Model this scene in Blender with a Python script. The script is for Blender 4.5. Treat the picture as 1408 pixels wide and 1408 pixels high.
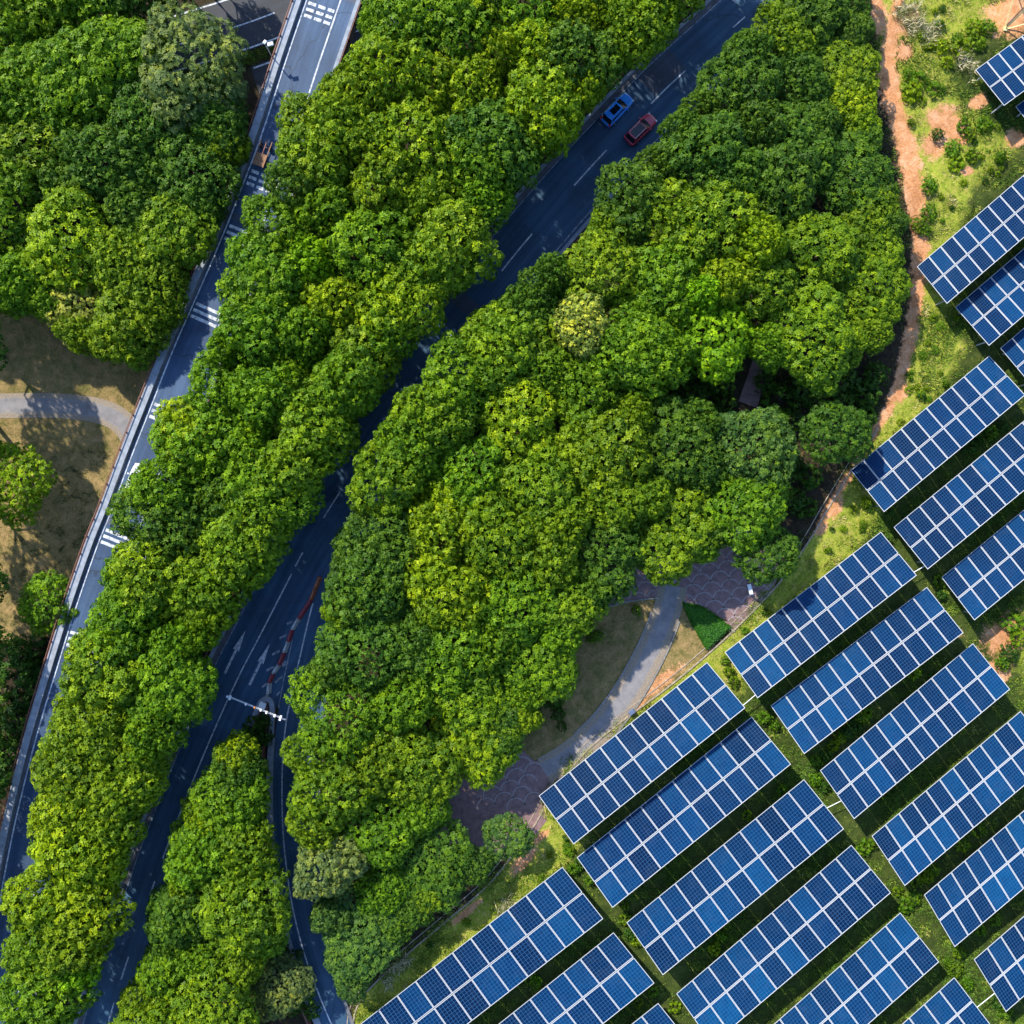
import bpy, math, random
import numpy as np
from mathutils import Vector, Matrix

# ------------------------------------------------------------------ camera, sky, sun, exposure
sc = bpy.context.scene
for o in list(bpy.data.objects):
    bpy.data.objects.remove(o)
COL = sc.collection
H = 120.0          # drone height in metres
S = 11.0           # photograph pixels per metre on the ground
CX = CY = 704.0

cam_d = bpy.data.cameras.new('camera')
cam = bpy.data.objects.new('camera', cam_d)
COL.objects.link(cam)
cam.location = (0, 0, H)
cam.rotation_euler = (0, 0, 0)
cam_d.sensor_width = 36
cam_d.angle = 2 * math.atan((704.0 / S) / H)
cam_d.clip_start = 1
cam_d.clip_end = 3000
sc.camera = cam

SUN_AZ = math.radians(130)      # counter-clockwise from +X: light comes from the upper left
SUN_EL = math.radians(40)
sun_dir = Vector((math.cos(SUN_AZ) * math.cos(SUN_EL), math.sin(SUN_AZ) * math.cos(SUN_EL), math.sin(SUN_EL)))

w = bpy.data.worlds.new('World')
sc.world = w
w.use_nodes = True
wn = w.node_tree
bg = wn.nodes['Background']
sky = wn.nodes.new('ShaderNodeTexSky')
sky.sky_type = 'NISHITA'
sky.sun_disc = False
sky.sun_elevation = SUN_EL
sky.sun_rotation = math.pi / 2 - SUN_AZ
sky.altitude = 100
sky.air_density = 1.0
sky.dust_density = 0.4
sky.ozone_density = 3.0
wn.links.new(sky.outputs[0], bg.inputs[0])
bg.inputs[1].default_value = 0.15

sd = bpy.data.lights.new('sun', 'SUN')
sd.energy = 3.6
sd.angle = math.radians(1.0)
sd.color = (1.0, 0.93, 0.78)
sun = bpy.data.objects.new('sun', sd)
sun.rotation_euler = sun_dir.to_track_quat('Z', 'Y').to_euler()
sun.location = (0, 0, 200)
COL.objects.link(sun)

sc.view_settings.view_transform = 'Standard'
sc.view_settings.look = 'None'
sc.view_settings.exposure = 1.18
sc.view_settings.gamma = 1.0
sc.view_settings.use_curve_mapping = False
sc.render.engine = 'CYCLES'
sc.cycles.max_bounces = 3
sc.cycles.diffuse_bounces = 2
sc.cycles.glossy_bounces = 2
sc.cycles.transmission_bounces = 1
sc.cycles.transparent_max_bounces = 2
sc.render.resolution_x = sc.render.resolution_y = 1024

R = random.Random(7)
NP = np.random.RandomState(11)


def P(px, py, z=0.0):
    k = (H - z) / H / S
    return Vector(((px - CX) * k, (CY - py) * k, z))


# ------------------------------------------------------------------ materials
def new_mat(name):
    m = bpy.data.materials.new(name)
    m.use_nodes = True
    nt = m.node_tree
    b = nt.nodes['Principled BSDF']
    return m, nt, b


class NB:
    """tiny node helper"""
    def __init__(s, nt):
        s.nt = nt

    def n(s, t, **kw):
        nd = s.nt.nodes.new(t)
        for k, v in kw.items():
            setattr(nd, k, v)
        return nd

    def link(s, a, b):
        s.nt.links.new(a, b)

    def noise(s, vec, scale, detail=4, rough=0.6, dist=0.0):
        nd = s.n('ShaderNodeTexNoise')
        nd.inputs['Scale'].default_value = scale
        nd.inputs['Detail'].default_value = detail
        nd.inputs['Roughness'].default_value = rough
        nd.inputs['Distortion'].default_value = dist
        if vec is not None:
            s.link(vec, nd.inputs['Vector'])
        return nd.outputs['Fac']

    def ramp(s, fac, stops):
        nd = s.n('ShaderNodeValToRGB')
        cr = nd.color_ramp
        while len(cr.elements) < len(stops):
            cr.elements.new(0.5)
        for e, (p, c) in zip(cr.elements, stops):
            e.position = p
            e.color = (c[0], c[1], c[2], 1) if not isinstance(c, (int, float)) else (c, c, c, 1)
        s.link(fac, nd.inputs[0])
        return nd.outputs[0]

    def mix(s, fac, a, b, blend='MIX'):
        nd = s.n('ShaderNodeMix', data_type='RGBA', blend_type=blend)
        for sock, v in ((nd.inputs['Factor'], fac), (nd.inputs['A'], a), (nd.inputs['B'], b)):
            if isinstance(v, (int, float)):
                sock.default_value = v
            elif isinstance(v, tuple):
                sock.default_value = (v[0], v[1], v[2], 1)
            else:
                s.link(v, sock)
        # RGBA sockets live further down the list
        nd.inputs[6].default_value = nd.inputs[6].default_value
        return nd.outputs[2]

    def math(s, op, a, b=None, clamp=False):
        nd = s.n('ShaderNodeMath', operation=op, use_clamp=clamp)
        for i, v in enumerate((a, b)):
            if v is None:
                continue
            if isinstance(v, (int, float)):
                nd.inputs[i].default_value = v
            else:
                s.link(v, nd.inputs[i])
        return nd.outputs[0]

    def bump(s, height, strength, dist, b):
        nd = s.n('ShaderNodeBump')
        nd.inputs['Strength'].default_value = strength
        nd.inputs['Distance'].default_value = dist
        s.link(height, nd.inputs['Height'])
        s.link(nd.outputs[0], b.inputs['Normal'])


def mixc(nb, fac, a, b, blend='MIX'):
    nd = nb.n('ShaderNodeMix', data_type='RGBA', blend_type=blend)
    for sock, v in ((nd.inputs[0], fac), (nd.inputs[6], a), (nd.inputs[7], b)):
        if isinstance(v, (int, float)):
            sock.default_value = v
        elif isinstance(v, tuple):
            sock.default_value = (v[0], v[1], v[2], 1)
        else:
            nb.link(v, sock)
    return nd.outputs[2]


def plain(name, col, rough=0.6, metal=0.0, vary=0.25, scale=3.0, spec=None):
    m, nt, b = new_mat(name)
    nb = NB(nt)
    tc = nb.n('ShaderNodeTexCoord')
    f = nb.noise(tc.outputs['Object'], scale, 5, 0.65)
    lo = tuple(c * (1 - vary) for c in col)
    hi = tuple(min(1, c * (1 + vary)) for c in col)
    c = nb.ramp(f, [(0.3, lo), (0.7, hi)])
    nb.link(c, b.inputs['Base Color'])
    b.inputs['Roughness'].default_value = rough
    b.inputs['Metallic'].default_value = metal
    if spec is not None:
        b.inputs['Specular IOR Level'].default_value = spec
    return m


def asphalt(name, base, worn, tracks=1.0):
    m, nt, b = new_mat(name)
    nb = NB(nt)
    geo = nb.n('ShaderNodeNewGeometry')
    uv = nb.n('ShaderNodeUVMap')
    pos = geo.outputs['Position']
    # stretched coordinates along the road (u = metres along, v = metres across)
    mp = nb.n('ShaderNodeMapping')
    mp.inputs['Scale'].default_value = (0.035, 1.1, 1)
    nb.link(uv.outputs[0], mp.inputs[0])
    streak = nb.noise(mp.outputs[0], 1.0, 5, 0.6)
    blot = nb.noise(pos, 0.16, 5, 0.62, 0.6)
    grain = nb.noise(pos, 7.0, 4, 0.75)
    speck = nb.n('ShaderNodeTexVoronoi')
    speck.inputs['Scale'].default_value = 1.3
    nb.link(pos, speck.inputs['Vector'])
    sp = nb.ramp(speck.outputs['Distance'], [(0.0, 1.0), (0.07, 0.0)])
    spn = nb.noise(pos, 0.22, 3, 0.6)
    spm = nb.math('MULTIPLY', sp, nb.ramp(spn, [(0.52, 0.0), (0.66, 1.0)]))
    c = mixc(nb, nb.ramp(streak, [(0.40, 0.0), (0.62, 1.0)]), base, worn)
    c = mixc(nb, 0.75, c, nb.ramp(blot, [(0.32, (0.55, 0.55, 0.58)), (0.68, (1.45, 1.42, 1.4))]), 'MULTIPLY')
    c = mixc(nb, 0.6, c, nb.ramp(grain, [(0.3, (0.7, 0.7, 0.7)), (0.7, (1.35, 1.35, 1.35))]), 'MULTIPLY')
    # thin tar-sealed cracks
    cr = nb.n('ShaderNodeTexVoronoi', feature='DISTANCE_TO_EDGE')
    cr.inputs['Scale'].default_value = 0.11
    wob = nb.n('ShaderNodeVectorMath', operation='ADD')
    nz = nb.n('ShaderNodeTexNoise')
    nz.inputs['Scale'].default_value = 0.6
    nb.link(pos, nz.inputs['Vector'])
    sc_ = nb.n('ShaderNodeVectorMath', operation='SCALE')
    sc_.inputs['Scale'].default_value = 2.2
    nb.link(nz.outputs['Color'], sc_.inputs[0])
    nb.link(pos, wob.inputs[0])
    nb.link(sc_.outputs[0], wob.inputs[1])
    nb.link(wob.outputs[0], cr.inputs['Vector'])
    crm = nb.ramp(cr.outputs['Distance'], [(0.003, 1.0), (0.009, 0.0)])
    crm = nb.math('MULTIPLY', crm, nb.ramp(nb.noise(pos, 0.05, 2), [(0.5, 0.0), (0.6, 0.75)]))
    c = mixc(nb, crm, c, tuple(x * 0.35 for x in base))
    c = mixc(nb, nb.math('MULTIPLY', spm, 0.5 * tracks), c, (0.3, 0.3, 0.3))
    nb.link(c, b.inputs['Base Color'])
    b.inputs['Roughness'].default_value = 0.72
    nb.bump(grain, 0.25, 0.02, b)
    return m


def paint(name, col, wear=0.5):
    m, nt, b = new_mat(name)
    nb = NB(nt)
    geo = nb.n('ShaderNodeNewGeometry')
    f = nb.noise(geo.outputs['Position'], 2.6, 6, 0.75)
    c = nb.ramp(f, [(0.36, tuple(x * (1 - wear) * 0.6 for x in col)), (0.58, col)])
    nb.link(c, b.inputs['Base Color'])
    b.inputs['Roughness'].default_value = 0.65
    return m


MAT = {}
MAT['asphalt'] = asphalt('asphalt_main', (0.012, 0.052, 0.108), (0.032, 0.086, 0.160))
MAT['asphalt_fly'] = asphalt('asphalt_flyover', (0.015, 0.042, 0.098), (0.034, 0.070, 0.138), 1.8)
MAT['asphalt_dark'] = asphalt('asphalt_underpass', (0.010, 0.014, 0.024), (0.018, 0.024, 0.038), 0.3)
MAT['patch'] = asphalt('asphalt_patch', (0.036, 0.052, 0.085), (0.055, 0.068, 0.10), 0.4)
MAT['paint'] = paint('road_paint', (0.62, 0.66, 0.72), 0.55)
MAT['paint_worn'] = paint('road_paint_worn', (0.34, 0.38, 0.46), 0.95)
MAT['concrete'] = plain('concrete_pale', (0.25, 0.28, 0.335), 0.85, 0, 0.28, 1.2)
MAT['concrete_dark'] = plain('concrete_stained', (0.12, 0.12, 0.135), 0.9, 0, 0.4, 0.8)
MAT['rust'] = plain('red_brown_rail', (0.15, 0.055, 0.038), 0.6, 0.0, 0.5, 4)
MAT['metal_white'] = plain('painted_white_metal', (0.72, 0.74, 0.76), 0.4, 0.0, 0.1, 6)
MAT['galv'] = plain('galvanised_steel', (0.5, 0.52, 0.55), 0.45, 0.6, 0.2, 5)
MAT['yellow_steel'] = plain('pale_yellow_steel', (0.62, 0.54, 0.25), 0.55, 0.1, 0.2, 4)
MAT['bark'] = plain('bark', (0.10, 0.075, 0.055), 0.9, 0, 0.45, 6)
MAT['b_red'] = plain('barrier_red_plastic', (0.30, 0.035, 0.05), 0.5, 0, 0.35, 3)
MAT['b_white'] = plain('barrier_white_plastic', (0.48, 0.50, 0.52), 0.55, 0, 0.35, 3)
MAT['b_orange'] = plain('barrier_orange_plastic', (0.45, 0.13, 0.04), 0.5, 0, 0.3, 3)
MAT['wood'] = plain('brown_planks', (0.24, 0.12, 0.06), 0.75, 0, 0.4, 5)
MAT['black'] = plain('black_rubber', (0.018, 0.018, 0.02), 0.8, 0, 0.2, 6)
MAT['grey_blue'] = plain('grey_blue_metal', (0.10, 0.14, 0.24), 0.5, 0.1, 0.2, 4)
MAT['orange_lamp'] = plain('orange_plastic', (0.8, 0.25, 0.04), 0.4, 0, 0.1, 4)


def carpaint(name, col):
    m, nt, b = new_mat(name)
    nb = NB(nt)
    tc = nb.n('ShaderNodeTexCoord')
    f = nb.noise(tc.outputs['Object'], 2.0, 3)
    c = nb.ramp(f, [(0.3, tuple(x * 0.88 for x in col)), (0.7, col)])
    nb.link(c, b.inputs['Base Color'])
    b.inputs['Roughness'].default_value = 0.28
    b.inputs['Coat Weight'].default_value = 0.6
    b.inputs['Coat Roughness'].default_value = 0.06
    return m


MAT['car_blue'] = carpaint('car_paint_blue', (0.035, 0.30, 0.92))
MAT['car_red'] = carpaint('car_paint_red', (0.58, 0.04, 0.09))
MAT['car_white'] = carpaint('car_paint_white', (0.8, 0.82, 0.84))
m, nt, b = new_mat('car_glass')
b.inputs['Base Color'].default_value = (0.008, 0.012, 0.02, 1)
b.inputs['Roughness'].default_value = 0.06
MAT['glass'] = m
m, nt, b = new_mat('red_lens')
b.inputs['Base Color'].default_value = (0.7, 0.01, 0.05, 1)
b.inputs['Roughness'].default_value = 0.25
MAT['red_lens'] = m
m, nt, b = new_mat('clear_lens')
b.inputs['Base Color'].default_value = (0.7, 0.74, 0.78, 1)
b.inputs['Roughness'].default_value = 0.15
MAT['clear_lens'] = m

# --- leaves: colour from the tree (object colour), spread per spray from the mesh attribute
def leafmat(name, trans=0.3, tip=(2.1, 1.75, 0.6)):
    m, nt, b = new_mat(name)
    nb = NB(nt)
    oi = nb.n('ShaderNodeObjectInfo')
    at = nb.n('ShaderNodeAttribute', attribute_name='tint')
    geo = nb.n('ShaderNodeNewGeometry')
    fac = at.outputs['Fac']
    mul = nb.ramp(fac, [(0.0, (0.18, 0.28, 0.42)), (0.42, (0.54, 0.66, 0.75)), (0.72, (1.15, 1.10, 0.8)), (1.0, tip)])  # dark stops deepen crevice shade, bright stops add highlights and young yellow leaves
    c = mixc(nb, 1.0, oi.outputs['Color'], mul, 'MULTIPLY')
    f = nb.noise(geo.outputs['Position'], 0.35, 3, 0.6)
    c = mixc(nb, 0.8, c, nb.ramp(f, [(0.3, (0.72, 0.80, 0.95)), (0.7, (1.28, 1.16, 0.9))]), 'MULTIPLY')
    nb.link(c, b.inputs['Base Color'])
    b.inputs['Roughness'].default_value = 0.5
    b.inputs['Specular IOR Level'].default_value = 0.15
    tr = nb.n('ShaderNodeBsdfTranslucent')
    nb.link(mixc(nb, 1.0, c, (1.25, 1.25, 0.5), 'MULTIPLY'), tr.inputs['Color'])
    mx = nb.n('ShaderNodeMixShader')
    mx.inputs[0].default_value = trans
    nb.link(b.outputs[0], mx.inputs[1])
    nb.link(tr.outputs[0], mx.inputs[2])
    out = nt.nodes['Material Output']
    nb.link(mx.outputs[0], out.inputs['Surface'])
    return m


MAT['leaf'] = leafmat('tree_leaf')


def grassmat(name, stops):
    m, nt, b = new_mat(name)
    nb = NB(nt)
    at = nb.n('ShaderNodeAttribute', attribute_name='tint')
    c = nb.ramp(at.outputs['Fac'], stops)
    nb.link(c, b.inputs['Base Color'])
    b.inputs['Roughness'].default_value = 0.7
    b.inputs['Specular IOR Level'].default_value = 0.2
    return m


MAT['field_grass'] = grassmat('field_grass_blades', [(0.0, (0.05, 0.11, 0.012)), (0.35, (0.14, 0.22, 0.02)),
                                                     (0.62, (0.30, 0.34, 0.04)), (0.82, (0.42, 0.36, 0.13)), (1.0, (0.58, 0.48, 0.27))])
MAT['dry_grass'] = grassmat('dry_grass_blades', [(0.0, (0.06, 0.07, 0.022)), (0.4, (0.15, 0.115, 0.045)), (1.0, (0.30, 0.21, 0.10))])
MAT['plume'] = grassmat('plume_grass_blades', [(0.0, (0.13, 0.18, 0.04)), (0.5, (0.30, 0.30, 0.12)), (1.0, (0.55, 0.46, 0.32))])
MAT['litter'] = grassmat('leaf_litter', [(0.0, (0.03, 0.05, 0.012)), (0.5, (0.07, 0.06, 0.02)), (1.0, (0.14, 0.085, 0.035))])

# --- ground: forest soil / lawn / field / bare earth from painted region masks
m, nt, b = new_mat('ground_soil_and_grass')
nb = NB(nt)
geo = nb.n('ShaderNodeNewGeometry')
pos = geo.outputs['Position']
reg = nb.n('ShaderNodeVertexColor', layer_name='region')
sep = nb.n('ShaderNodeSeparateColor')
nb.link(reg.outputs['Color'], sep.inputs[0])
big = nb.noise(pos, 0.18, 6, 0.65, 0.8)
mid = nb.noise(pos, 0.7, 6, 0.7, 0.5)
fine = nb.noise(pos, 4.0, 5, 0.75)
soil = nb.ramp(mid, [(0.3, (0.022, 0.017, 0.011)), (0.55, (0.045, 0.034, 0.022)), (0.75, (0.045, 0.05, 0.02))])
lawn = nb.ramp(mid, [(0.30, (0.09, 0.095, 0.025)), (0.47, (0.20, 0.155, 0.06)), (0.62, (0.29, 0.20, 0.09)), (0.8, (0.36, 0.26, 0.14))])
mid2 = nb.noise(pos, 1.6, 6, 0.75, 0.4)
field = nb.ramp(mid2, [(0.30, (0.09, 0.15, 0.014)), (0.46, (0.23, 0.28, 0.03)), (0.60, (0.33, 0.32, 0.06)), (0.74, (0.46, 0.31, 0.14))])
dirt = nb.ramp(mid, [(0.25, (0.34, 0.135, 0.055)), (0.5, (0.52, 0.25, 0.12)), (0.75, (0.66, 0.40, 0.25))])


def edge(sock, k):
    v = nb.math('ADD', sock, nb.math('MULTIPLY', nb.math('SUBTRACT', mid, 0.5), k))
    v = nb.math('ADD', v, nb.math('MULTIPLY', nb.math('SUBTRACT', fine, 0.5), k * 0.6))
    return nb.ramp(v, [(0.4, 0.0), (0.6, 1.0)])


c = mixc(nb, edge(sep.outputs[2], 0.9), soil, lawn)
c = mixc(nb, edge(sep.outputs[0], 0.7), c, field)
c = mixc(nb, edge(reg.outputs['Alpha'], 0.8), c, nb.ramp(mid, [(0.3, (0.020, 0.035, 0.008)), (0.6, (0.055, 0.075, 0.016)), (0.8, (0.12, 0.11, 0.035))]))  # dark green weeds, with the shade between tables put into their colour
c = mixc(nb, edge(sep.outputs[1], 1.1), c, dirt)
c = mixc(nb, 0.8, c, nb.ramp(fine, [(0.25, (0.55, 0.55, 0.55)), (0.75, (1.4, 1.4, 1.4))]), 'MULTIPLY')
c = mixc(nb, 0.6, c, nb.ramp(big, [(0.3, (0.7, 0.72, 0.7)), (0.7, (1.3, 1.25, 1.2))]), 'MULTIPLY')
nb.link(c, b.inputs['Base Color'])
b.inputs['Roughness'].default_value = 0.95
b.inputs['Specular IOR Level'].default_value = 0.1
nb.bump(nb.math('ADD', fine, mid), 0.9, 0.12, b)
MAT['ground'] = m

# --- paths and plaza
m, nt, b = new_mat('grey_path')
nb = NB(nt)
geo = nb.n('ShaderNodeNewGeometry')
pos = geo.outputs['Position']
uv = nb.n('ShaderNodeUVMap')
sx = nb.n('ShaderNodeSeparateXYZ')
nb.link(uv.outputs[0], sx.inputs[0])
n1 = nb.noise(pos, 0.8, 6, 0.7)
n2 = nb.noise(pos, 5.0, 4, 0.75)
ed = nb.math('ABSOLUTE', sx.outputs[1])
ed = nb.math('ADD', ed, nb.math('MULTIPLY', nb.math('SUBTRACT', n2, 0.5), 1.5))
ed = nb.math('ADD', ed, nb.math('MULTIPLY', nb.math('SUBTRACT', n1, 0.5), 1.2))
base = nb.ramp(n1, [(0.3, (0.14, 0.135, 0.145)), (0.7, (0.25, 0.235, 0.24))])
lit = nb.ramp(n2, [(0.3, (0.14, 0.11, 0.085)), (0.7, (0.33, 0.26, 0.18))])
c = mixc(nb, nb.ramp(ed, [(0.85, 0.0), (1.5, 0.85)]), base, lit)
nb.link(c, b.inputs['Base Color'])
b.inputs['Roughness'].default_value = 0.9
nb.bump(n2, 0.4, 0.03, b)
MAT['path'] = m
MAT['plaza'] = plain('purple_brown_paving', (0.19, 0.115, 0.115), 0.8, 0, 0.35, 1.4)
MAT['plaza_line'] = plain('pale_paving_strip', (0.27, 0.23, 0.235), 0.8, 0, 0.3, 3)
MAT['stone_edge'] = plain('grey_stone_edge', (0.20, 0.19, 0.18), 0.9, 0, 0.3, 3)
MAT['ditch'] = plain('ditch_concrete', (0.30, 0.24, 0.18), 0.9, 0, 0.45, 2)

# --- solar cells
m, nt, b = new_mat('solar_cells')
nb = NB(nt)
uv = nb.n('ShaderNodeUVMap')
sx = nb.n('ShaderNodeSeparateXYZ')
nb.link(uv.outputs[0], sx.inputs[0])


def grid(sock, n, wdt):
    f = nb.math('FRACT', nb.math('MULTIPLY', sock, n))
    d = nb.math('ABSOLUTE', nb.math('SUBTRACT', f, 0.5))
    return nb.math('GREATER_THAN', d, 0.5 - wdt)


g = nb.math('MAXIMUM', grid(sx.outputs[0], 6, 0.06), grid(sx.outputs[1], 9, 0.06))
oi = nb.n('ShaderNodeObjectInfo')
geo = nb.n('ShaderNodeNewGeometry')
cellv = nb.n('ShaderNodeTexWhiteNoise', noise_dimensions='3D')
fl = nb.n('ShaderNodeVectorMath', operation='FLOOR')
ml = nb.n('ShaderNodeVectorMath', operation='MULTIPLY')
ml.inputs[1].default_value = (6, 9, 1)
nb.link(uv.outputs[0], ml.inputs[0])
nb.link(ml.outputs[0], fl.inputs[0])
adv = nb.n('ShaderNodeVectorMath', operation='ADD')
cmb = nb.n('ShaderNodeCombineXYZ')
nb.link(nb.math('MULTIPLY', oi.outputs['Random'], 91.0), cmb.inputs[2])
nb.link(fl.outputs[0], adv.inputs[0])
nb.link(cmb.outputs[0], adv.inputs[1])
nb.link(adv.outputs[0], cellv.inputs['Vector'])
soft = nb.noise(geo.outputs['Position'], 0.045, 4, 0.6)
c = nb.ramp(oi.outputs['Random'], [(0.0, (0.001, 0.009, 0.036)), (0.55, (0.001, 0.017, 0.064)), (1.0, (0.001, 0.033, 0.108))])
c = mixc(nb, 0.5, c, nb.ramp(cellv.outputs['Value'], [(0.0, (0.75, 0.75, 0.8)), (1.0, (1.25, 1.25, 1.2))]), 'MULTIPLY')
c = mixc(nb, 1.0, c, nb.ramp(soft, [(0.34, (0.55, 0.58, 0.68)), (0.66, (1.3, 1.3, 1.15))]), 'MULTIPLY')
dust = nb.noise(geo.outputs['Position'], 0.5, 6, 0.7, 1.0)
c = mixc(nb, nb.ramp(dust, [(0.5, 0.0), (0.8, 0.10)]), c, (0.10, 0.13, 0.18))
c = mixc(nb, nb.math('MULTIPLY', g, 0.8), c, (0.020, 0.075, 0.185))
nb.link(c, b.inputs['Base Color'])
b.inputs['Roughness'].default_value = 0.3
b.inputs['Specular IOR Level'].default_value = 0.06
MAT['cells'] = m
MAT['frame'] = plain('panel_frame', (0.37, 0.38, 0.41), 0.5, 0.0, 0.08, 4)


# ------------------------------------------------------------------ object helpers
def link(o, parent=None):
    COL.objects.link(o)
    if parent is not None:
        o.parent = parent
    return o


def tag(o, label, cat, group=None, kind=None):
    o['label'] = label
    o['category'] = cat
    if group:
        o['group'] = group
    if kind:
        o['kind'] = kind
    return o


def empty(name, loc=(0, 0, 0), rz=0.0):
    o = bpy.data.objects.new(name, None)
    o.empty_display_size = 0.5
    o.location = loc
    o.rotation_euler = (0, 0, rz)
    return link(o)


def copy_tree(src, loc, rz=0.0, scale=(1, 1, 1)):
    r = src.copy()
    COL.objects.link(r)
    r.location = loc
    r.rotation_euler = (0, 0, rz)
    r.scale = scale
    for ch in src.children:
        c = ch.copy()
        COL.objects.link(c)
        c.parent = r
        for g in ch.children:
            d = g.copy()
            COL.objects.link(d)
            d.parent = c
    return r


class MB:
    def __init__(s):
        s.v, s.f, s.m, s.uv = [], [], [], []

    def face(s, pts, mi=0, uv=None):
        i = len(s.v)
        s.v += [tuple(p) for p in pts]
        s.f.append(tuple(range(i, i + len(pts))))
        s.m.append(mi)
        s.uv += list(uv) if uv else [(p[0], p[1]) for p in pts]

    def box(s, c, d, rz=0.0, mi=0, taper=1.0, M=None):
        hx, hy, hz = d[0] / 2, d[1] / 2, d[2] / 2
        cs, sn = math.cos(rz), math.sin(rz)
        pts = []
        for sz in (-1, 1):
            k = taper if sz > 0 else 1.0
            for sx_, sy_ in ((-1, -1), (1, -1), (1, 1), (-1, 1)):
                x, y, z = sx_ * hx * k, sy_ * hy * k, sz * hz
                if M is not None:
                    p = M @ Vector((x, y, z)) + Vector(c)
                else:
                    p = Vector((c[0] + x * cs - y * sn, c[1] + x * sn + y * cs, c[2] + z))
                pts.append(p)
        i = len(s.v)
        s.v += [tuple(p) for p in pts]
        for q in ((0, 3, 2, 1), (4, 5, 6, 7), (0, 1, 5, 4), (1, 2, 6, 5), (2, 3, 7, 6), (3, 0, 4, 7)):
            s.f.append(tuple(i + k for k in q))
            s.m.append(mi)
            s.uv += [(pts[k][0], pts[k][1]) for k in q]

    def bar(s, a, b_, w_, h_=None, mi=0):
        a, b_ = Vector(a), Vector(b_)
        d = b_ - a
        L = d.length
        if L < 1e-6:
            return
        q = d.to_track_quat('X', 'Z').to_matrix()
        s.box((a + b_) / 2, (L, w_, h_ or w_), mi=mi, M=q)

    def tube(s, pts, radii, n=7, mi=0, cap=True):
        pts = [Vector(p) for p in pts]
        rings = []
        for i, p in enumerate(pts):
            d = (pts[min(i + 1, len(pts) - 1)] - pts[max(i - 1, 0)]).normalized()
            q = d.to_track_quat('Z', 'Y').to_matrix()
            base = len(s.v)
            for k in range(n):
                a = 2 * math.pi * k / n
                s.v.append(tuple(p + q @ Vector((math.cos(a) * radii[i], math.sin(a) * radii[i], 0))))
            rings.append(base)
        for i in range(len(pts) - 1):
            for k in range(n):
                k2 = (k + 1) % n
                s.f.append((rings[i] + k, rings[i] + k2, rings[i + 1] + k2, rings[i + 1] + k))
                s.m.append(mi)
                s.uv += [(0, 0)] * 4
        if cap:
            s.f.append(tuple(rings[-1] + k for k in range(n)))
            s.m.append(mi)
            s.uv += [(0, 0)] * n
            s.f.append(tuple(rings[0] + k for k in reversed(range(n))))
            s.m.append(mi)
            s.uv += [(0, 0)] * n

    def mesh(s, name, mats):
        me = bpy.data.meshes.new(name)
        me.from_pydata(s.v, [], s.f)
        if not isinstance(mats, (list, tuple)):
            mats = [mats]
        for x in mats:
            me.materials.append(x)
        me.polygons.foreach_set('material_index', s.m)
        ul = me.uv_layers.new(name='UVMap')
        ul.data.foreach_set('uv', np.array(s.uv, dtype=np.float32).ravel())
        me.update()
        return me

    def build(s, name, mats, parent=None, smooth=False, bevel=0.0):
        me = s.mesh(name, mats)
        o = bpy.data.objects.new(name, me)
        link(o, parent)
        if smooth:
            me.polygons.foreach_set('use_smooth', [True] * len(me.polygons))
        if bevel:
            md = o.modifiers.new('bevel', 'BEVEL')
            md.width = bevel
            md.segments = 2
        return o


def spline(pts, step=1.0):
    """Catmull-Rom through 2-D world points, resampled every ~step metres."""
    p = [np.array(q[:2], float) for q in pts]
    p = [2 * p[0] - p[1]] + p + [2 * p[-1] - p[-2]]
    out = []
    for i in range(1, len(p) - 2):
        n = max(2, int(np.linalg.norm(p[i + 1] - p[i]) / 0.25))
        for k in range(n):
            t = k / n
            a = 0.5 * (2 * p[i] + (p[i + 1] - p[i - 1]) * t + (2 * p[i - 1] - 5 * p[i] + 4 * p[i + 1] - p[i + 2]) * t * t
                       + (3 * p[i] - p[i - 1] - 3 * p[i + 1] + p[i + 2]) * t ** 3)
            out.append(a)
    out.append(p[-2])
    out = np.array(out)
    d = np.concatenate([[0], np.cumsum(np.linalg.norm(np.diff(out, axis=0), axis=1))])
    n = max(2, int(d[-1] / step) + 1)
    t = np.linspace(0, d[-1], n)
    return np.stack([np.interp(t, d, out[:, 0]), np.interp(t, d, out[:, 1])], 1), t


def normals(c):
    d = np.gradient(c, axis=0)
    d /= np.linalg.norm(d, axis=1)[:, None]
    return d, np.stack([-d[:, 1], d[:, 0]], 1)     # left of travel


def arr(v, n):
    return np.full(n, v, float) if np.isscalar(v) else np.asarray(v, float)


def ribbon(name, c, t, a, b_, z, mat, parent=None, thick=0.0):
    """strip from lateral offset a to b_ (left positive), top at height z, optional skirt."""
    n = len(c)
    a, b_, z = arr(a, n), arr(b_, n), arr(z, n)
    _, nn = normals(c)
    A = c + nn * a[:, None]
    B = c + nn * b_[:, None]
    mb = MB()
    for i in range(n - 1):
        j = i + 1
        pa, pb, pc, pd = (*A[i], z[i]), (*A[j], z[j]), (*B[j], z[j]), (*B[i], z[i])
        up = [pd, pc, pb, pa] if a[i] > b_[i] else [pa, pb, pc, pd]
        uvd = {pa: (t[i], a[i]), pb: (t[j], a[j]), pc: (t[j], b_[j]), pd: (t[i], b_[i])}
        mb.face(up, 0, [uvd[p] for p in up])
        if thick:
            dn = lambda p: (p[0], p[1], p[2] - thick)
            for p, q in ((pa, pb), (pc, pd)):
                mb.face([p, q, dn(q), dn(p)])
            mb.face([dn(p) for p in reversed(up)])
    if thick:
        for i in (0, n - 1):
            p, q = (*A[i], z[i]), (*B[i], z[i])
            mb.face([p, q, (q[0], q[1], q[2] - thick), (p[0], p[1], p[2] - thick)])
    return mb.build(name, mat, parent)


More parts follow.
